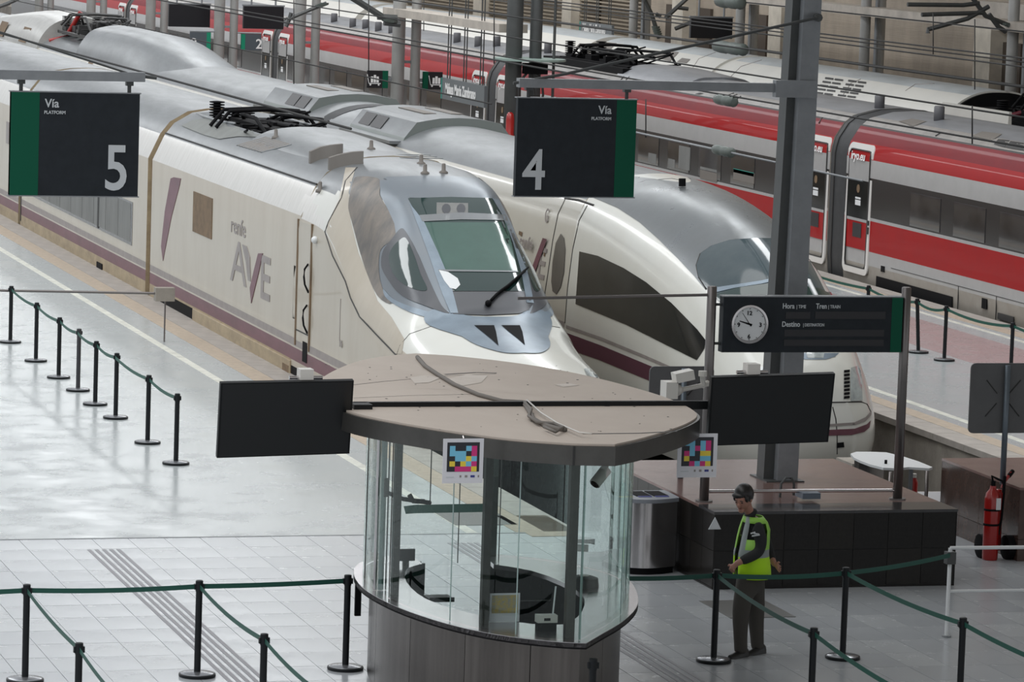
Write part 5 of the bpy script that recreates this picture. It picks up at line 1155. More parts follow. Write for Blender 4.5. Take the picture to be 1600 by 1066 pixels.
tubeo('aerial', [(q.x + .07, q.y + .03, 1.18), (q.x + .09, q.y + .03, 1.45)], .008, M_plast, t, 6)
q = dqpos(912, 916); t = thing('desk_device', 'dark rounded device on the right side of the kiosk counter', 'device', tuple(q))
fixn(MB().lathe([(.15, 1.047), (.14, 1.13), (.08, 1.15)], (q.x, q.y, 0), 16).build('case', M_inner, t), 40); MB().lathe([(.05, 1.15), (.05, 1.157)], (q.x, q.y, 0), 14).build('lid', M_cctv, t)
t = thing('monitor', 'dark flat monitor at the left end inside the kiosk', 'screen', tuple(dqpos(640, 880)))
q = dqpos(636, 885); box('panel', (q.x - .13, q.y, 1.1), (q.x + .08, q.y + .03, 1.22), M_tv, t); box('stand', (q.x - .04, q.y, 1.046), (q.x + .02, q.y + .04, 1.1), M_tv, t)
t = thing('keyboard_tray', 'dark tray sticking out from the left kiosk counter', 'tray', tuple(dqpos(690, 938, .95))); q = dqpos(690, 938, .95); fixn(MB().box((q.x - .12, q.y, .93), (q.x + .13, q.y + .25, .96)).build('tray', M_inner, t), 30); box('tray_lip', (q.x - .12, q.y, .96), (q.x + .13, q.y + .01, .975), M_inner, t)
# desk chair inside, dark round back
t = thing('office_chair', 'black chair inside the kiosk behind the counter', 'chair', (11.0, 36.3, 0))
fixn(MB().box((10.78, 36.1, .45), (11.22, 36.55, .53)).build('seat', M_black, t), 30); fixn(MB().box((10.8, 36.52, .55), (11.2, 36.58, 1.0)).build('backrest', M_black, t), 30)
MB().lathe([(.03, .05), (.03, .45)], (11.0, 36.32, 0), 10).build('column', M_steelg, t)
for k in range(5): a = k * 1.2566; tubeo('leg', [(11, 36.32, .08), (11 + .28 * math.cos(a), 36.32 + .28 * math.sin(a), .04)], .02, M_black, t, 6)
# camera under the roof corner
def cctv(p, d, lab, L=.3, r=.055, dome=False):
    t = thing('security_camera', lab, 'camera', tuple(p)); d = Vector(d).normalized(); p = Vector(p)
    fixn(MB().tube([p, p + d * L], r, 12).build('housing', M_cctv, t), 50); MB().tube([p + d * L, p + d * (L + .01)], r * .8, 12).build('lens', M_black, t, True)
    return t
q = onY(934, 742, 34.9); t = cctv(q + Vector((.08, 0, .05)), (-.6, -.3, -.6), 'white bullet camera under the front corner of the kiosk roof', .19, .055); tubeo('arm', [q + Vector((.08, 0, .05)), q + Vector((.1, .05, .16))], .02, M_cctv, t)
# posters clipped to the roof edge
ICON = ["b..bm", "bbb.m", ".bbyb", "y.bbm", ".mmmy"]
def poster(px, pyc, X0, y, z0, z1, rows, lab, tilt):
    c0 = onY(X0[0], X0[1], y); c1 = onY(X0[2], X0[3], y); x0, x1, z0, z1 = c0.x, c1.x, c1.z, c0.z
    t = thing('hanging_poster', lab, 'poster', ((x0 + x1) / 2, y, z0)); W = x1 - x0; H = z1 - z0
    fixn(MB().box((x0, y, z0), (x1, y + .008, z1)).build('sheet', M_poly, t), 30)
    bx0, bx1, bz0, bz1 = x0 + W * .10, x1 - W * .10, z0 + H * .26, z1 - H * .08
    box('black_square', (bx0, y - .002, bz0), (bx1, y + .001, bz1), M_pk, t)
    cs = (bx1 - bx0) * .84 / 5; ox = bx0 + (bx1 - bx0) * .08; oz = bz1 - (bz1 - bz0) * .12
    for r in range(5):
        for c in range(5):
            ch = rows[r][c]
            if ch != '.': box('colour_block', (ox + c * cs, y - .004, oz - (r + 1) * cs * .92), (ox + (c + 1) * cs, y - .0015, oz - r * cs * .92), {'b': M_cy, 'y': M_ye, 'm': M_mg}[ch], t)
    for k, (f, w, m_) in enumerate(((.12, .22, M_signw), (.45, .07, M_greyst), (.58, .09, M_greyst), (.72, .13, M_nv), (.9, .06, M_greyst))): box('logo_mark', (x0 + W * f - .01, y - .003, z0 + H * .13), (x0 + W * (f + w) - .02, y - .001, z0 + H * (.13 + (.02 if k == 0 else .05))), m_, t)
    tubeo('clip', [((x0 + x1) / 2, y + .004, z1), ((x0 + x1) / 2, y + .03, z1 + .02)], .008, M_steelb, t, 5)
    return t
poster(722, 0, (693, 686, 754, 755), 34.36, 2.43, 2.835, ["b..bm", "bbb.m", ".bbyb", "y.ybm", ".mmmy"], 'white poster with coloured squares on black, left one, on the kiosk roof edge', 0)
poster(1088, 0, (1060, 678, 1119, 746), 35.95, 2.28, 2.70, ["bb.bm", ".bmbm", "mb.yy", "y..bb", ".mbmy"], 'white poster with coloured squares on black, right one, on the kiosk roof edge', 0)

# ================================================================== PLANTERS, BINS, SMALL STRUCTURES
def tiled_block(name, lab, x0, x1, y0, y1, h, mtop, msides, ts, band=True, fronts=True, left=True):
    t = thing(name, lab, 'planter', ((x0 + x1) / 2, (y0 + y1) / 2, 0))
    MB().box((x0 + .012, y0 + .012, 0), (x1 - .012, y1 - .012, h - .03)).build('core', M_seam, t)
    fixn(MB().box((x0 - .004, y0 - .004, h - .03), (x1 + .004, y1 + .004, h)).build('top_slab', mtop, t), 30)
    if band: box('coping', (x0 - .006, y0 - .006, h - .032), (x1 + .006, y0 + .55, h + .001), M_grtop2, t)
    nz = [(h - .03, h - .03 - ts), (h - .03 - ts, h - .03 - 2 * ts), (h - .03 - 2 * ts, 0)]
    mes = {}
    def tile(xa, xb, ya, yb, za, zb, m_):
        g = .003
        key = (round(xb - xa, 3), round(yb - ya, 3), round(za - zb, 3), m_.name)
        if key not in mes:
            b = MB().box((g if xb - xa > .02 else 0, g if yb - ya > .02 else 0, g), (xb - xa - (g if xb - xa > .02 else 0), yb - ya - (g if yb - ya > .02 else 0), za - zb - g)); me = bpy.data.meshes.new('tile'); me.from_pydata([tuple(v) for v in b.v], [], b.f); me.materials.append(m_); mes[key] = me
        o = bpy.data.objects.new('tile', mes[key]); COL.objects.link(o); o.parent = t; o.location = Vector((xa, ya, zb)) - t.location
    n = round((x1 - x0) / ts)
    for k in range(n):
        for (za, zb) in nz:
            if za - zb > .02: tile(x0 + (x1 - x0) * k / n, x0 + (x1 - x0) * (k + 1) / n, y0 - .0, y0 + .012, za, zb, random.choice(msides))
    if left:
        n = max(1, round((y1 - y0) / ts))
        for k in range(n):
            for (za, zb) in nz:
                if za - zb > .02: tile(x0, x0 + .012, y0 + (y1 - y0) * k / n, y0 + (y1 - y0) * (k + 1) / n, za, zb, random.choice(msides))
    MB().box((x1 - .012, y0, 0), (x1, y1, h - .03)).box((x0, y1 - .012, 0), (x1, y1, h - .03)).build('back_facing', msides[0], t)
    return t
tiled_block('granite_planter', 'long block clad in dark granite tiles with polished reddish top, under the clock sign', 14.91, 17.87, 42.41, 46.45, .895, M_grtop, [M_gran, M_gran, M_gran2], .42)
tiled_block('granite_planter', 'brown granite block at the right edge behind the fire extinguisher', 19.32, 24.5, 43.95, 46.42, .895, M_grtop, [M_grred, M_grred], .60, band=False)
MB().box((19.1, 43.9, 0), (19.12, 43.91, .01))
# small triangular tag hanging on the planter corner
tag(MB().add([(14.83, 42.38, .70), (14.98, 42.38, .70), (14.905, 42.38, .84), (14.83, 42.39, .70), (14.98, 42.39, .70), (14.905, 42.39, .84)], [(0, 1, 2), (3, 5, 4), (0, 3, 4, 1), (1, 4, 5, 2), (2, 5, 3, 0)]).build('warning_tag', M_signw, None), 'small pale triangular tag on the corner of the dark granite block', 'tag')
# recycling bin
t = thing('recycling_bin', 'rounded stainless steel recycling bin with three openings beside the dark granite block', 'bin', (14.6, 43.8, 0))
P = sm([(14.1, 44.1), (14.12, 43.75), (14.22, 43.52), (14.42, 43.42), (14.62, 43.44), (14.8, 43.52), (14.86, 43.6), (14.86, 44.1)], 4)
P = [(x + .0, y) for x, y in P]
fixn(MB().prism(P, .08, .84).build('body', M_steelb, t), 35); fixn(MB().prism(inset(P + [P[0]], .03)[:-1], 0, .085).build('plinth', M_black, t), 30)
fixn(MB().prism(inset(P + [P[0]], -.012)[:-1], .84, .885).build('lid', mat('bin_lid', (.22, .24, .27), .4), t), 30)
for k, (x_, m_) in enumerate(((14.24, M_ye), (14.47, M_nv), (14.68, M_nv))):
    fixn(MB().box((x_ - .09, 43.66, .885), (x_ + .09, 44.02, .893)).build('opening', M_black, t), 30); box('opening_label', (x_ - .08, 43.60, .885), (x_ + .08, 43.65, .892), m_, t)
tag(MB().lathe([(.055, .885), (.055, 1.0), (.05, 1.01)], (14.33, 44.04, 0), 14).build('black_cup', M_black, None, True), 'small black cylinder standing on top of the recycling bin', 'cup')
# fire extinguisher on wheels
t = thing('fire_extinguisher', 'tall red wheeled fire extinguisher leaning by the brown granite block', 'extinguisher', (19.07, 44.15, 0))
fixn(MB().lathe([(.085, .0), (.095, .02), (.095, .74), (.08, .81), (.04, .86), (.035, .9)], (19.03, 44.1, 0), 20).build('cylinder', M_extred, t), 40)
MB().lathe([(.055, .1), (.055, .78), (.04, .84)], (19.15, 44.2, 0), 12).build('side_tube', M_extred, t, True)
box('label_plate', (19.04, 44.0, .62), (19.10, 44.012, .76), M_plast, t)
for z in (.60, .42): MB().lathe([(.1, z), (.1, z + .025)], (19.03, 44.1, 0), 20).build('strap', M_black, t, True)
tubeo('valve', [(19.03, 44.1, .88), (19.03, 44.1, .96)], .03, M_black, t); tubeo('hose', [(19.03, 44.1, .93), (19.0, 44.08, 1.02), (19.06, 44.05, .99), (19.13, 44.05, .96), (19.17, 44.08, .86), (19.16, 44.1, .5), (19.12, 44.08, .3)], .014, M_black, t)
tubeo('handle', [(19.17, 44.15, .86), (19.2, 44.15, .95), (19.3, 44.2, 1.04)], .022, M_extred, t); tubeo('handle_grip', [(19.26, 44.18, 1.0), (19.33, 44.22, 1.06)], .027, M_black, t); tubeo('nozzle', [(19.16, 44.08, .82), (19.17, 44.08, 1.02)], .02, M_black, t)
for (x_, y_) in ((18.96, 44.25), (19.24, 44.12)): fixn(MB().lathe([(.12, -.05), (.145, -.045), (.145, .045), (.12, .05)], (x_ + .03, y_, .145), 18, axis='x').build('wheel', M_black, t), 40)
tubeo('axle', [(18.96, 44.2, .145), (19.3, 44.15, .145)], .02, M_steelg, t)
# white elliptical table behind
t = thing('oval_table', 'white boat shaped table top on grey legs beyond the dark granite block', 'table', (18.9, 47.2, 0))
P = [onZ(px, py, .75) for px, py in ((1329, 709), (1338, 706), (1360, 706), (1385, 707), (1410, 713), (1435, 721), (1457, 730), (1452, 732), (1420, 730), (1400, 732), (1380, 731), (1360, 726), (1344, 720), (1334, 715))]
P = [(p.x, p.y) for p in P]; cx_ = sum(p[0] for p in P) / len(P); cy_ = sum(p[1] for p in P) / len(P)
fixn(MB().prism(P, .72, .75).build('table_top', M_plast, t), 30)
lo = [onZ(px, py, .40) for px, py in ((1332, 726), (1350, 740), (1370, 752), (1392, 758))]; hi = [onY(px, py, l.y) for (px, py), l in zip(((1332, 713), (1348, 722), (1368, 729), (1392, 732)), lo)]
mb = MB(); pts = [(P[-1][0] + .05, P[-1][1] + .1), (P[-2][0] + .05, P[-2][1] + .05), (P[-3][0] + .05, P[-3][1] + .05), (P[-4][0] + .03, P[-4][1] + .05)]
n = 4; fixn(mobj('curved_apron', [(x, y, .30) for x, y in pts] + [(x, y, .72) for x, y in pts] + [(x + .03, y + .08, .30) for x, y in pts] + [(x + .03, y + .08, .72) for x, y in pts], [(i, i + 1, n + i + 1, n + i) for i in range(3)] + [(2 * n + i + 1, 2 * n + i, 3 * n + i, 3 * n + i + 1) for i in range(3)] + [(0, n, 3 * n, 2 * n), (n - 1, 3 * n - 1, 4 * n - 1, 2 * n - 1)], M_steelb, t), 40)
for (px, py) in ((1392, 735), (1449, 733)): q = onZ(px, py, .74); MB().lathe([(.025, 0), (.025, .72)], (q.x, q.y, 0), 12).build('leg', M_post, t, True)
q = onZ(1425, 728, .75); fixn(MB().box((q.x - .02, q.y, .2), (q.x + .02, q.y + .05, .72)).build('support', M_steelg, t), 30)
q = onZ(1384, 725, .75); tag(MB().lathe([(.018, .751), (.018, .80)], (q.x, q.y, 0), 12).build('black_cup', M_black, None, True), 'tiny black cup on the white boat shaped table', 'cup')
q = onZ(1427, 768, .3); t = thing('fire_extinguisher', 'small red extinguisher half hidden under the white table', 'extinguisher', (q.x, q.y, 0)); fixn(MB().lathe([(.05, 0), (.055, .02), (.055, .42), (.03, .48)], (q.x, q.y, 0), 14).build('cylinder', M_extred, t), 40); MB().lathe([(.035, .48), (.035, .53)], (q.x, q.y, 0), 10).build('valve', M_cctv, t)
q = onZ(1462, 775, .0); fixn(tag(MB().box((18.85, 48.3, 0), (19.25, 48.9, .55)).box((18.9, 48.28, .1), (19.2, 48.3, .5)).build('equipment_box', M_conc, None), 'grey beige box behind the white table by the brown granite block', 'box'), 30)
# backs of two square signs on poles
def backsign(x0, x1, z0, z1, y, lab, px, zb):
    t = thing('square_sign', lab, 'sign', (px, y, zb), 'square signs seen from behind'); r = .06; P = []
    for (cx, cz, a0) in ((x1 - r, z1 - r, 0), (x0 + r, z1 - r, 90), (x0 + r, z0 + r, 180), (x1 - r, z0 + r, 270)):
        for k in range(5): a = math.radians(a0 + k * 22.5); P.append((cx + r * math.cos(a), cz + r * math.sin(a)))
    n = len(P); mobj('plate', [(x, y, z) for x, z in P] + [(x, y + .02, z) for x, z in P], [tuple(range(n)), tuple(range(n, 2 * n))[::-1]] + [((i + 1) % n, i, n + i, n + (i + 1) % n) for i in range(n)], M_plgrey, t)
    c = Vector(((x0 + x1) / 2, y - .004, (z0 + z1) / 2))
    for sx in (-1, 1):
        for sz in (-1, 1): tubeo('brace', [c + Vector((sx * .08, 0, sz * .06)), c + Vector((sx * .22, 0, sz * .22))], .007, M_seam, t, 5)
    MB().lathe([(.035, zb), (.035, z1 - .02)], (px, y - .04, 0), 14).build('pole', mat('blue_grey_pole', (.14, .17, .2), .4, .4), t, True)
    return t
backsign(18.76, 19.62, 1.51, 2.36, 44.3, 'grey back of a square sign at the right edge on a bluish pole', 19.22, .895)
backsign(14.93, 15.74, 1.42, 2.24, 45.0, 'grey back of a square sign behind the kiosk and white cameras', 15.35, .895)
# cameras on the left clock post
q = onY(1050, 607, 42.9); t = thing('security_camera', 'white camera with boxy head on a horizontal arm, low on the left clock post', 'camera', tuple(q))
fixn(MB().box((q.x - .10, 42.8, q.z - .11), (q.x + .04, 43.02, q.z + .08)).build('housing', M_cctv, t), 30); MB().lathe([(.085, 0), (.06, .06), (.03, .1)], (q.x + .03, 42.9, q.z - .02), 14, axis='x').build('collar', M_cctv, t, True); tubeo('arm', [(q.x + .1, 42.9, q.z - .02), (14.9, 42.95, q.z + .03), (15.0, 43.05, q.z + .03)], .028, M_cctv, t)
q = onY(1068, 588, 42.9); t = thing('security_camera', 'white bullet camera above the boxy one on the left clock post', 'camera', tuple(q))
fixn(MB().box((q.x - .12, 42.8, q.z - .05), (q.x + .10, 42.98, q.z + .06), rot=Matrix.Rotation(math.radians(-12), 3, 'Y')).build('housing', M_cctv, t), 30); MB().lathe([(.05, 0), (.05, .06)], (14.87, 42.9, q.z), 12).build('joint', M_cctv, t); tubeo('arm', [(14.87, 42.92, q.z + .03), (14.9, 42.95, q.z - .12), (15.0, 43.1, q.z - .1)], .03, M_cctv, t)

# ================================================================== BELT BARRIERS
def barrier(x, y, lab, grp, hgt=.955, mpost=None, lean=0, base=True):
    t = thing('belt_barrier', lab, 'barrier', (x, y, 0), grp)
    fixn(MB().lathe([(.18, 0), (.183, .006), (.183, .028), (.178, .032)], (x, y, 0), 28).build('base', M_postb, t), 40)
    MB().lathe([(.172, .032), (.165, .037), (.03, .05)], (x, y, 0), 28).build('base_cover', M_based, t, True)
    mp_ = mpost or M_postb
    tubeo('post', [(x, y, .04), (x + lean, y, hgt - .03)], .033, mp_, t, 14)
    fixn(MB().lathe([(.038, hgt - .1), (.038, hgt), (.03, hgt + .006)], (x + lean, y, 0), 14).build('cap', mp_, t), 40)
    box('belt_buckle', (x + lean - .05, y - .02, hgt - .085), (x + lean + .05, y + .02, hgt - .03), mp_, t)
    return t
def belt(t, a, b_, sag=.05, h=.9, m=M_belt):
    mb = MB(); n = 14; L = Vector((*b_, 0)) - Vector((*a, 0)); d = L.normalized(); nn = Vector((-d.y, d.x, 0)) * .001
    pts = []
    for k in range(n + 1):
        s = k / n; p = Vector((a[0], a[1], h)) + L * s; p.z -= 4 * sag * s * (1 - s); pts.append(p)
    vs = []
    for p in pts: vs += [p + nn + Vector((0, 0, -.024)), p + nn + Vector((0, 0, .024)), p - nn + Vector((0, 0, .024)), p - nn + Vector((0, 0, -.024))]
    fs = []
    for k in range(n):
        for j in range(4): fs.append((k * 4 + j, k * 4 + (j + 1) % 4, k * 4 + 4 + (j + 1) % 4, k * 4 + 4 + j))
    return mobj('belt', vs, fs, m, t)
XL = 10.74
ys = [66.55, 63.94, 61.77, 60.2, 58.56, 57.06, 54.47, 52.47]
g = 'belt barriers in the row on the left platform'
lb = ['black belt barrier cut off by the left edge, farthest of the left platform row', 'second barrier from the far end of the left platform row', 'third barrier from the far end of the left platform row', 'worn grey barrier post, fourth from the far end of the left platform row', 'fifth barrier from the far end of the left platform row', 'sixth barrier from the far end of the left platform row', 'barrier next to last at the near end of the left platform row', 'black barrier at the near end of the left platform row, last one']
prev = None
for k, y in enumerate(ys):
    t = barrier(XL + (.03 if k in (3, 5) else 0), y, lb[k], g, mpost=M_postg if k == 3 else None)
    if prev is not None: belt(t, (XL, prev), (XL, y), .04)
    prev = y
g = 'belt barriers in the front row'
A1 = barrier(6.36, 38.12, 'front row barrier nearest the left edge of the view', g); A2 = barrier(8.08, 38.18, 'front row barrier standing on the tactile strip, left of the kiosk', g); A3 = barrier(9.63, 38.36, 'front row barrier touching the left side of the kiosk', g)
A4 = barrier(13.52, 38.32, 'barrier right in front of the guard, shiny base', g); A5 = barrier(14.94, 38.33, 'barrier to the right of the guard, in the front row', g)
belt(A1, (6.36, 38.12), (4.5, 38.1), .02); belt(A2, (6.36, 38.12), (8.08, 38.18), .02); belt(A3, (8.08, 38.18), (9.63, 38.36), .01); box('hanging_clip', (9.70, 38.3, .55), (9.76, 38.34, .86), M_black, A3)
belt(A4, (12.25, 38.3), (13.52, 38.32), .02); belt(A5, (13.52, 38.32), (14.94, 38.33), .03)
belt(A5, (14.94, 38.33), (16.5, 39.3), .02)
g = 'belt barriers cut off by the bottom edge'
C1 = barrier(6.34, 35.10, 'barrier post cut off at the bottom left corner', g); C2 = barrier(8.10, 35.35, 'barrier post cut off at the bottom edge, right of the tactile strip', g); C3 = barrier(13.38, 35.1, 'barrier post cut off at the bottom edge below the guard', g); C4 = barrier(15.05, 35.45, 'barrier post cut off at the bottom right', g); C5 = barrier(10.80, 33.86, 'barrier post top just before the tip of the kiosk', g)
belt(C1, (6.36, 38.12), (6.34, 35.10), .03); belt(C2, (8.08, 38.18), (8.10, 35.35), .05); belt(C3, (13.52, 38.32), (13.38, 35.1), .05); belt(C4, (14.94, 38.33), (15.05, 35.45), .04)
belt(C1, (6.34, 35.10), (6.3, 32.3), .04); belt(C2, (8.10, 35.35), (8.1, 32.4), .06); belt(C3, (13.38, 35.1), (13.2, 31.9), .04); belt(C4, (15.05, 35.45), (15.2, 32.5), .05)
g = 'belt barriers on the right platform'
rb = [(26.45, 67.35, 0, 'farthest barrier on the right platform, behind the clock sign corner'), (26.55, 65.1, -.06, 'leaning barrier on the right platform just right of the clock sign post'), (26.57, 63.95, .0, 'upright barrier on the reddish band of the right platform, third from the far end'), (26.69, 61.34, 0, 'barrier on the right platform rising behind the grey square sign')]
prev = None
for (x, y, ln, lab_) in rb:
    t = barrier(x, y, lab_, g, lean=ln)
    if prev: belt(t, prev, (x + ln, y), .07)
    else: belt(t, (26.3, 69.6), (x, y), .02)
    prev = (x + ln, y)
belt(t, prev, (26.8, 58.6), .06)
# white tube barrier at the right edge
t = thing('tube_barrier', 'white metal tube barrier at the lower right edge with a grey belt clip', 'barrier', (16.55, 39.35, 0))
tubeo('post', [(16.52, 39.35, 0), (16.52, 39.35, .97)], .022, M_plast, t, 10); tubeo('top_rail', [(16.52, 39.35, .97), (18.6, 39.30, .97)], .02, M_plast, t, 10); tubeo('lower_rail', [(16.52, 39.35, .50), (18.6, 39.30, .50)], .016, M_plast, t, 10)
box('belt_clip', (16.47, 39.3, .80), (16.57, 39.4, .93), M_steeld, t); tubeo('second_post', [(18.6, 39.3, 0), (18.6, 39.3, .97)], .022, M_plast, t, 10)
MB().lathe([(.05, 0), (.05, .02)], (16.52, 39.35, 0), 14).build('foot', M_steelg, t)
# boom across the left platform
t = thing('barrier_boom', 'thin grey steel bar reaching across the left platform to the train', 'bar', (10.6, 66.7, 0))
tubeo('bar', [(9.0, 66.7, .89), (13.25, 66.7, .83)], .022, M_post, t); box('end_box', (13.22, 66.62, .70), (13.55, 66.8, .93), M_conc, t); tubeo('end_leg', [(13.4, 66.7, 0), (13.4, 66.7, .72)], .014, M_post, t); tubeo('end_leg', [(9.05, 66.7, 0), (9.05, 66.7, .88)], .02, M_post, t)
# ================================================================== GUARD
GX, GY = 13.96, 38.62
def skinmesh(name, pts, edges, m, parent=None, root=0, sub=2, smooth=True):
    """pts: (x, y, z, rx, ry) in world space"""
    o0 = org(parent) if parent else Vector((GX, GY, 0))
    me = bpy.data.meshes.new(name); me.from_pydata([tuple(Vector(p[:3]) - o0) for p in pts], edges, []); me.materials.append(m)
    o = bpy.data.objects.new(name, me); COL.objects.link(o)
    if parent: o.parent = parent
    md = o.modifiers.new('skin', 'SKIN')
    sv = me.skin_vertices[0].data
    for i, p in enumerate(pts): sv[i].radius = (p[3], p[4] if len(p) > 4 else p[3]); sv[i].use_root = (i == root)
    md.use_smooth_shade = True; md.branch_smoothing = .6
    s = o.modifiers.new('sub', 'SUBSURF'); s.levels = sub; s.render_levels = sub
    bpy.context.view_layer.update()
    dg = bpy.context.evaluated_depsgraph_get(); me2 = bpy.data.meshes.new_from_object(o.evaluated_get(dg)); o.modifiers.clear(); o.data = me2
    for p in me2.polygons: p.use_smooth = True
    return o
def G(px, py, dy=0.0): return onY(px, py, GY + dy)
def gp(px, py, dy, rx, ry=None): v = G(px, py, dy); return (v.x, v.y, v.z, rx, ry if ry is not None else rx)
hipn = gp(1171, 903, 0, .08, .10)
body = [hipn,                                     # 0 pelvis
 gp(1172, 880, .0, .12, .15), gp(1175, 850, .0, .12, .155), gp(1178, 822, .0, .12, .15), gp(1176, 806, .0, .06, .06), gp(1169, 797, -.01, .052, .052),   # 1-5 waist chest shoulder base neck
 gp(1163, 787, -.02, .082, .075), gp(1162, 774, -.02, .085, .078),   # 6,7 head
 gp(1181, 822, -.17, .062), gp(1190, 845, -.19, .055), gp(1187, 863, -.20, .048), gp(1168, 873, -.21, .042), gp(1152, 880, -.21, .034), gp(1145, 887, -.21, .032, .02),   # 8-13 near arm
 gp(1186, 818, .17, .062), gp(1196, 848, .19, .055), gp(1203, 868, .15, .045), gp(1209, 880, .05, .034), gp(1214, 886, .0, .03, .02),   # 14-18 far arm
 gp(1162, 922, -.09, .07), gp(1158, 965, -.09, .062), gp(1158, 1010, -.09, .04), gp(1153, 1021, -.11, .034, .026), gp(1148, 1024, -.13, .028, .02),   # 19-23 near leg
 gp(1181, 922, .09, .07), gp(1182, 965, .09, .062), gp(1184, 1008, .07, .04), gp(1181, 1018, .04, .034, .026), gp(1176, 1021, .01, .028, .02)]
ed = [(0, 1), (1, 2), (2, 3), (3, 4), (4, 5), (5, 6), (6, 7), (3, 8), (8, 9), (9, 10), (10, 11), (11, 12), (12, 13), (3, 14), (14, 15), (15, 16), (16, 17), (17, 18), (0, 19), (19, 20), (20, 21), (21, 22), (22, 23), (0, 24), (24, 25), (25, 26), (26, 27), (27, 28)]
# fingers
def fingers(base, dirv, side, pal, n0):
    out = []; e = []
    for k in range(4):
        L = (.05, .058, .054, .044)[k]; b = Vector(base) + side * (.018 * (k - 1.5)); p1 = b + dirv * L * .5; p2 = p1 + (dirv * .6 + pal * .55).normalized() * L * .5
        i = n0 + len(out); out += [(*p1, .0095, .0095), (*p2, .008, .008)]; e += [(None, i), (i, i + 1)]
    th = Vector(base) - dirv * .03 + side * .03; i = n0 + len(out); t1 = th + (side * .6 + dirv * .5 + pal * .2).normalized() * .03; out += [(*t1, .011, .011), (*(t1 + dirv * .025), .009, .009)]; e += [(None, i), (i, i + 1)]
    return out, e
for hi, dv, sd_, pl in ((13, Vector((-.45, -.1, -.85)).normalized(), Vector((-.6, .7, .3)).normalized(), Vector((.6, .5, 0))), (18, Vector((.75, -.35, -.45)).normalized(), Vector((.3, .2, .9)).normalized(), Vector((0, -.4, -.6)))):
    o_, e_ = fingers(body[hi][:3], dv, sd_, pl, len(body)); ed += [(hi if a is None else a, b) for a, b in e_]; body += o_
man = skinmesh('person', body, ed, M_skin)
man.location = (GX, GY, 0)
tag(man, 'guard in a hi vis vest and dark jacket, looking down beside the belt barriers', 'person')
hd = Vector(body[7][:3]); fdir = Vector((-.62, -.60, -.42)).normalized(); fr = Vector((0, 0, 1)); sdv = fdir.cross(fr).normalized(); upv = sdv.cross(fdir).normalized()
hc = hd + Vector((-.005, -.01, -.03))
def hp_(f, s, u): return hc + fdir * f + sdv * s + upv * u
def blob(name, c, r, m, parent=man, n=12, k=8, sc=(1, 1, 1)):
    mb = MB(); vs = []; fs = []
    for a in range(k + 1):
        t_ = math.pi * a / k
        for j in range(n):
            q_ = 2 * math.pi * j / n; v = fdir * (math.sin(t_) * math.cos(q_) * r * sc[0]) + sdv * (math.sin(t_) * math.sin(q_) * r * sc[1]) + upv * (math.cos(t_) * r * sc[2]); vs.append(Vector(c) + v)
    for a in range(k):
        for j in range(n): fs.append((a * n + j, (a + 1) * n + j, (a + 1) * n + (j + 1) % n, a * n + (j + 1) % n))
    return mobj(name, vs, fs, m, parent, True)
blob('face', hp_(.02, 0, -.012), .098, M_skin, sc=(.98, .80, 1.18))
blob('nose', hp_(.118, 0, -.02), .02, M_skin, sc=(1, .8, 1.5)); blob('chin', hp_(.085, 0, -.09), .035, M_skin)
for s in (-1, 1):
    blob('eye', hp_(.103, s * .034, .010), .010, M_hair, sc=(.5, 1.4, .45)); blob('ear', hp_(-.005, s * .082, -.01), .028, M_skin, sc=(.7, .4, 1.1)); blob('eyebrow', hp_(.106, s * .034, .034), .02, M_hair, sc=(.3, 1, .2))
blob('mouth', hp_(.108, 0, -.062), .02, mat('lips', (.25, .08, .07), .5), sc=(.3, 1.1, .35))
hr = blob('hair', hp_(-.028, 0, .035), .112, M_hair, n=18, k=12, sc=(1.0, .92, 1.02)); blob('hair_fringe', hp_(.055, .02, .068), .05, M_hair, sc=(.9, 1.5, .6)); blob('hair_side', hp_(.045, .068, .03), .035, M_hair, sc=(1, .5, 1.2)); blob('hair_side', hp_(.045, -.068, .03), .035, M_hair, sc=(1, .5, 1.2))
# clothes
B = body
def up_(p, f, g=None): return (p[0], p[1], p[2], p[3] * f, (p[4] * (g or f)))
jk = [up_(gp(1171, 898, 0, .135, .17), 1.0), up_(B[1], 1.18), up_(B[2], 1.16), up_(B[3], 1.14), gp(1176, 806, .0, .09, .10), gp(1170, 798, -.01, .085, .085),
      up_(B[8], 1.25), up_(B[9], 1.3), up_(B[10], 1.3), up_(B[11], 1.3), gp(1155, 878, -.21, .05), up_(B[14], 1.25), up_(B[15], 1.3), up_(B[16], 1.25), gp(1208, 879, .07, .048)]
skinmesh('jacket', jk, [(0, 1), (1, 2), (2, 3), (3, 4), (4, 5), (3, 6), (6, 7), (7, 8), (8, 9), (9, 10), (3, 11), (11, 12), (12, 13), (13, 14)], M_jack, man)
tr = [gp(1171, 900, 0, .15, .18), gp(1161, 925, -.095, .115), gp(1157, 965, -.09, .092), gp(1157, 1000, -.09, .075), gp(1158, 1023, -.09, .075), gp(1181, 925, .095, .115), gp(1181, 965, .09, .092), gp(1183, 998, .08, .075), gp(1184, 1020, .07, .075), gp(1172, 882, 0, .15, .18), gp(1173, 874, 0, .14, .17)]
skinmesh('trousers', tr, [(0, 1), (1, 2), (2, 3), (3, 4), (0, 5), (5, 6), (6, 7), (7, 8), (0, 9), (9, 10)], M_trou, man)
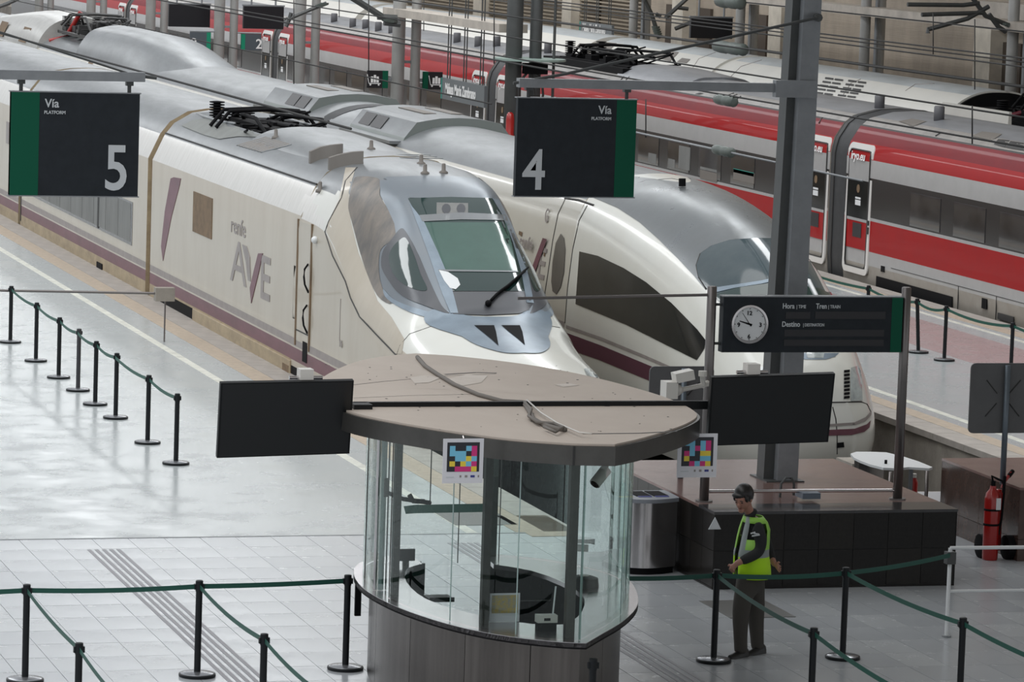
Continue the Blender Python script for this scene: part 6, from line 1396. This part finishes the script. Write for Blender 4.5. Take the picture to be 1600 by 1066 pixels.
def shoe(px, py, dy):
    p = G(px, py, dy); p.z = 0; d = Vector((-.75, -.45, 0)).normalized(); s = Vector((-d.y, d.x, 0)); vs = []; fs = []
    prof = [(-.09, .035, .085), (-.06, .045, .105), (.0, .045, .095), (.07, .05, .065), (.14, .047, .05), (.185, .03, .04)]
    for (f, w, h) in prof:
        for k in range(8):
            a = math.pi * k / 7; vs.append(p + d * f + s * (w * math.cos(a)) + Vector((0, 0, .002 + h * math.sin(a))))
    for a in range(len(prof) - 1):
        for k in range(8): fs.append((a * 8 + k, a * 8 + (k + 1) % 8, a * 8 + 8 + (k + 1) % 8, a * 8 + 8 + k))
    fs += [tuple(range(8))[::-1], tuple(range(40, 48))]
    fixn(mobj('shoe', vs, fs, M_shoe, man), 60)
shoe(1158, 1026, -.09); shoe(1185, 1024, .06)
# vest: rings round the torso, open at the arms
def ring(px, py, rx, ry, dy=0): v = G(px, py, dy); return (v, rx, ry)
rings = [ring(1175, 902, .200, .20), ring(1175, 885, .195, .198), ring(1174, 868, .185, .195), ring(1174, 862, .182, .195), ring(1175, 856, .178, .193), ring(1177, 840, .170, .190), ring(1179, 826, .160, .185), ring(1179, 815, .135, .165), ring(1177, 806, .10, .12)]
n = 32; vs = []; fs = []; ix = []
for (c, rx, ry) in rings:
    for j in range(n):
        a = 2 * math.pi * j / n; vs.append(c + Vector((rx * math.cos(a), ry * math.sin(a), .02 * math.sin(a) * 0)))
for k in range(len(rings) - 1):
    for j in range(n):
        ang = (j + .5) / n * 360
        nearhole = 225 < ang < 300; farhole = 60 < ang < 120
        if k in (5, 6) and (nearhole or farhole): continue
        if 180 < ang < 200 and k < 7: continue      # open front showing the jacket
        fs.append((k * n + j, k * n + (j + 1) % n, (k + 1) * n + (j + 1) % n, (k + 1) * n + j)); ix.append(1 if (k in (2, 3) or (k >= 4 and 203 < ang < 226)) else (2 if k > 3 else 0))
vst = mobj('safety_vest', vs, fs, [M_hv, M_refl, M_hv2], man, True, ix); md = vst.modifiers.new('th', 'SOLIDIFY'); md.thickness = .006
q = G(1180, 834, -.285); text('GSA', .05, 'sleeve_badge', M_signw, man, (q.x - .045, q.y + .015, q.z - .01), (1, 0, 0), (0, 0, 1), off=.002, label='pale emblem on the dark sleeve') if False else None
sb = MB()
for (a, b_) in (((1173, 834), (1180, 832)), ((1175, 838), (1187, 836)), ((1178, 834), (1186, 835))): sb.tube([G(*a, -.262), G(*b_, -.262)], .008, 6)
sb.build('sleeve_emblem', M_signw, man)
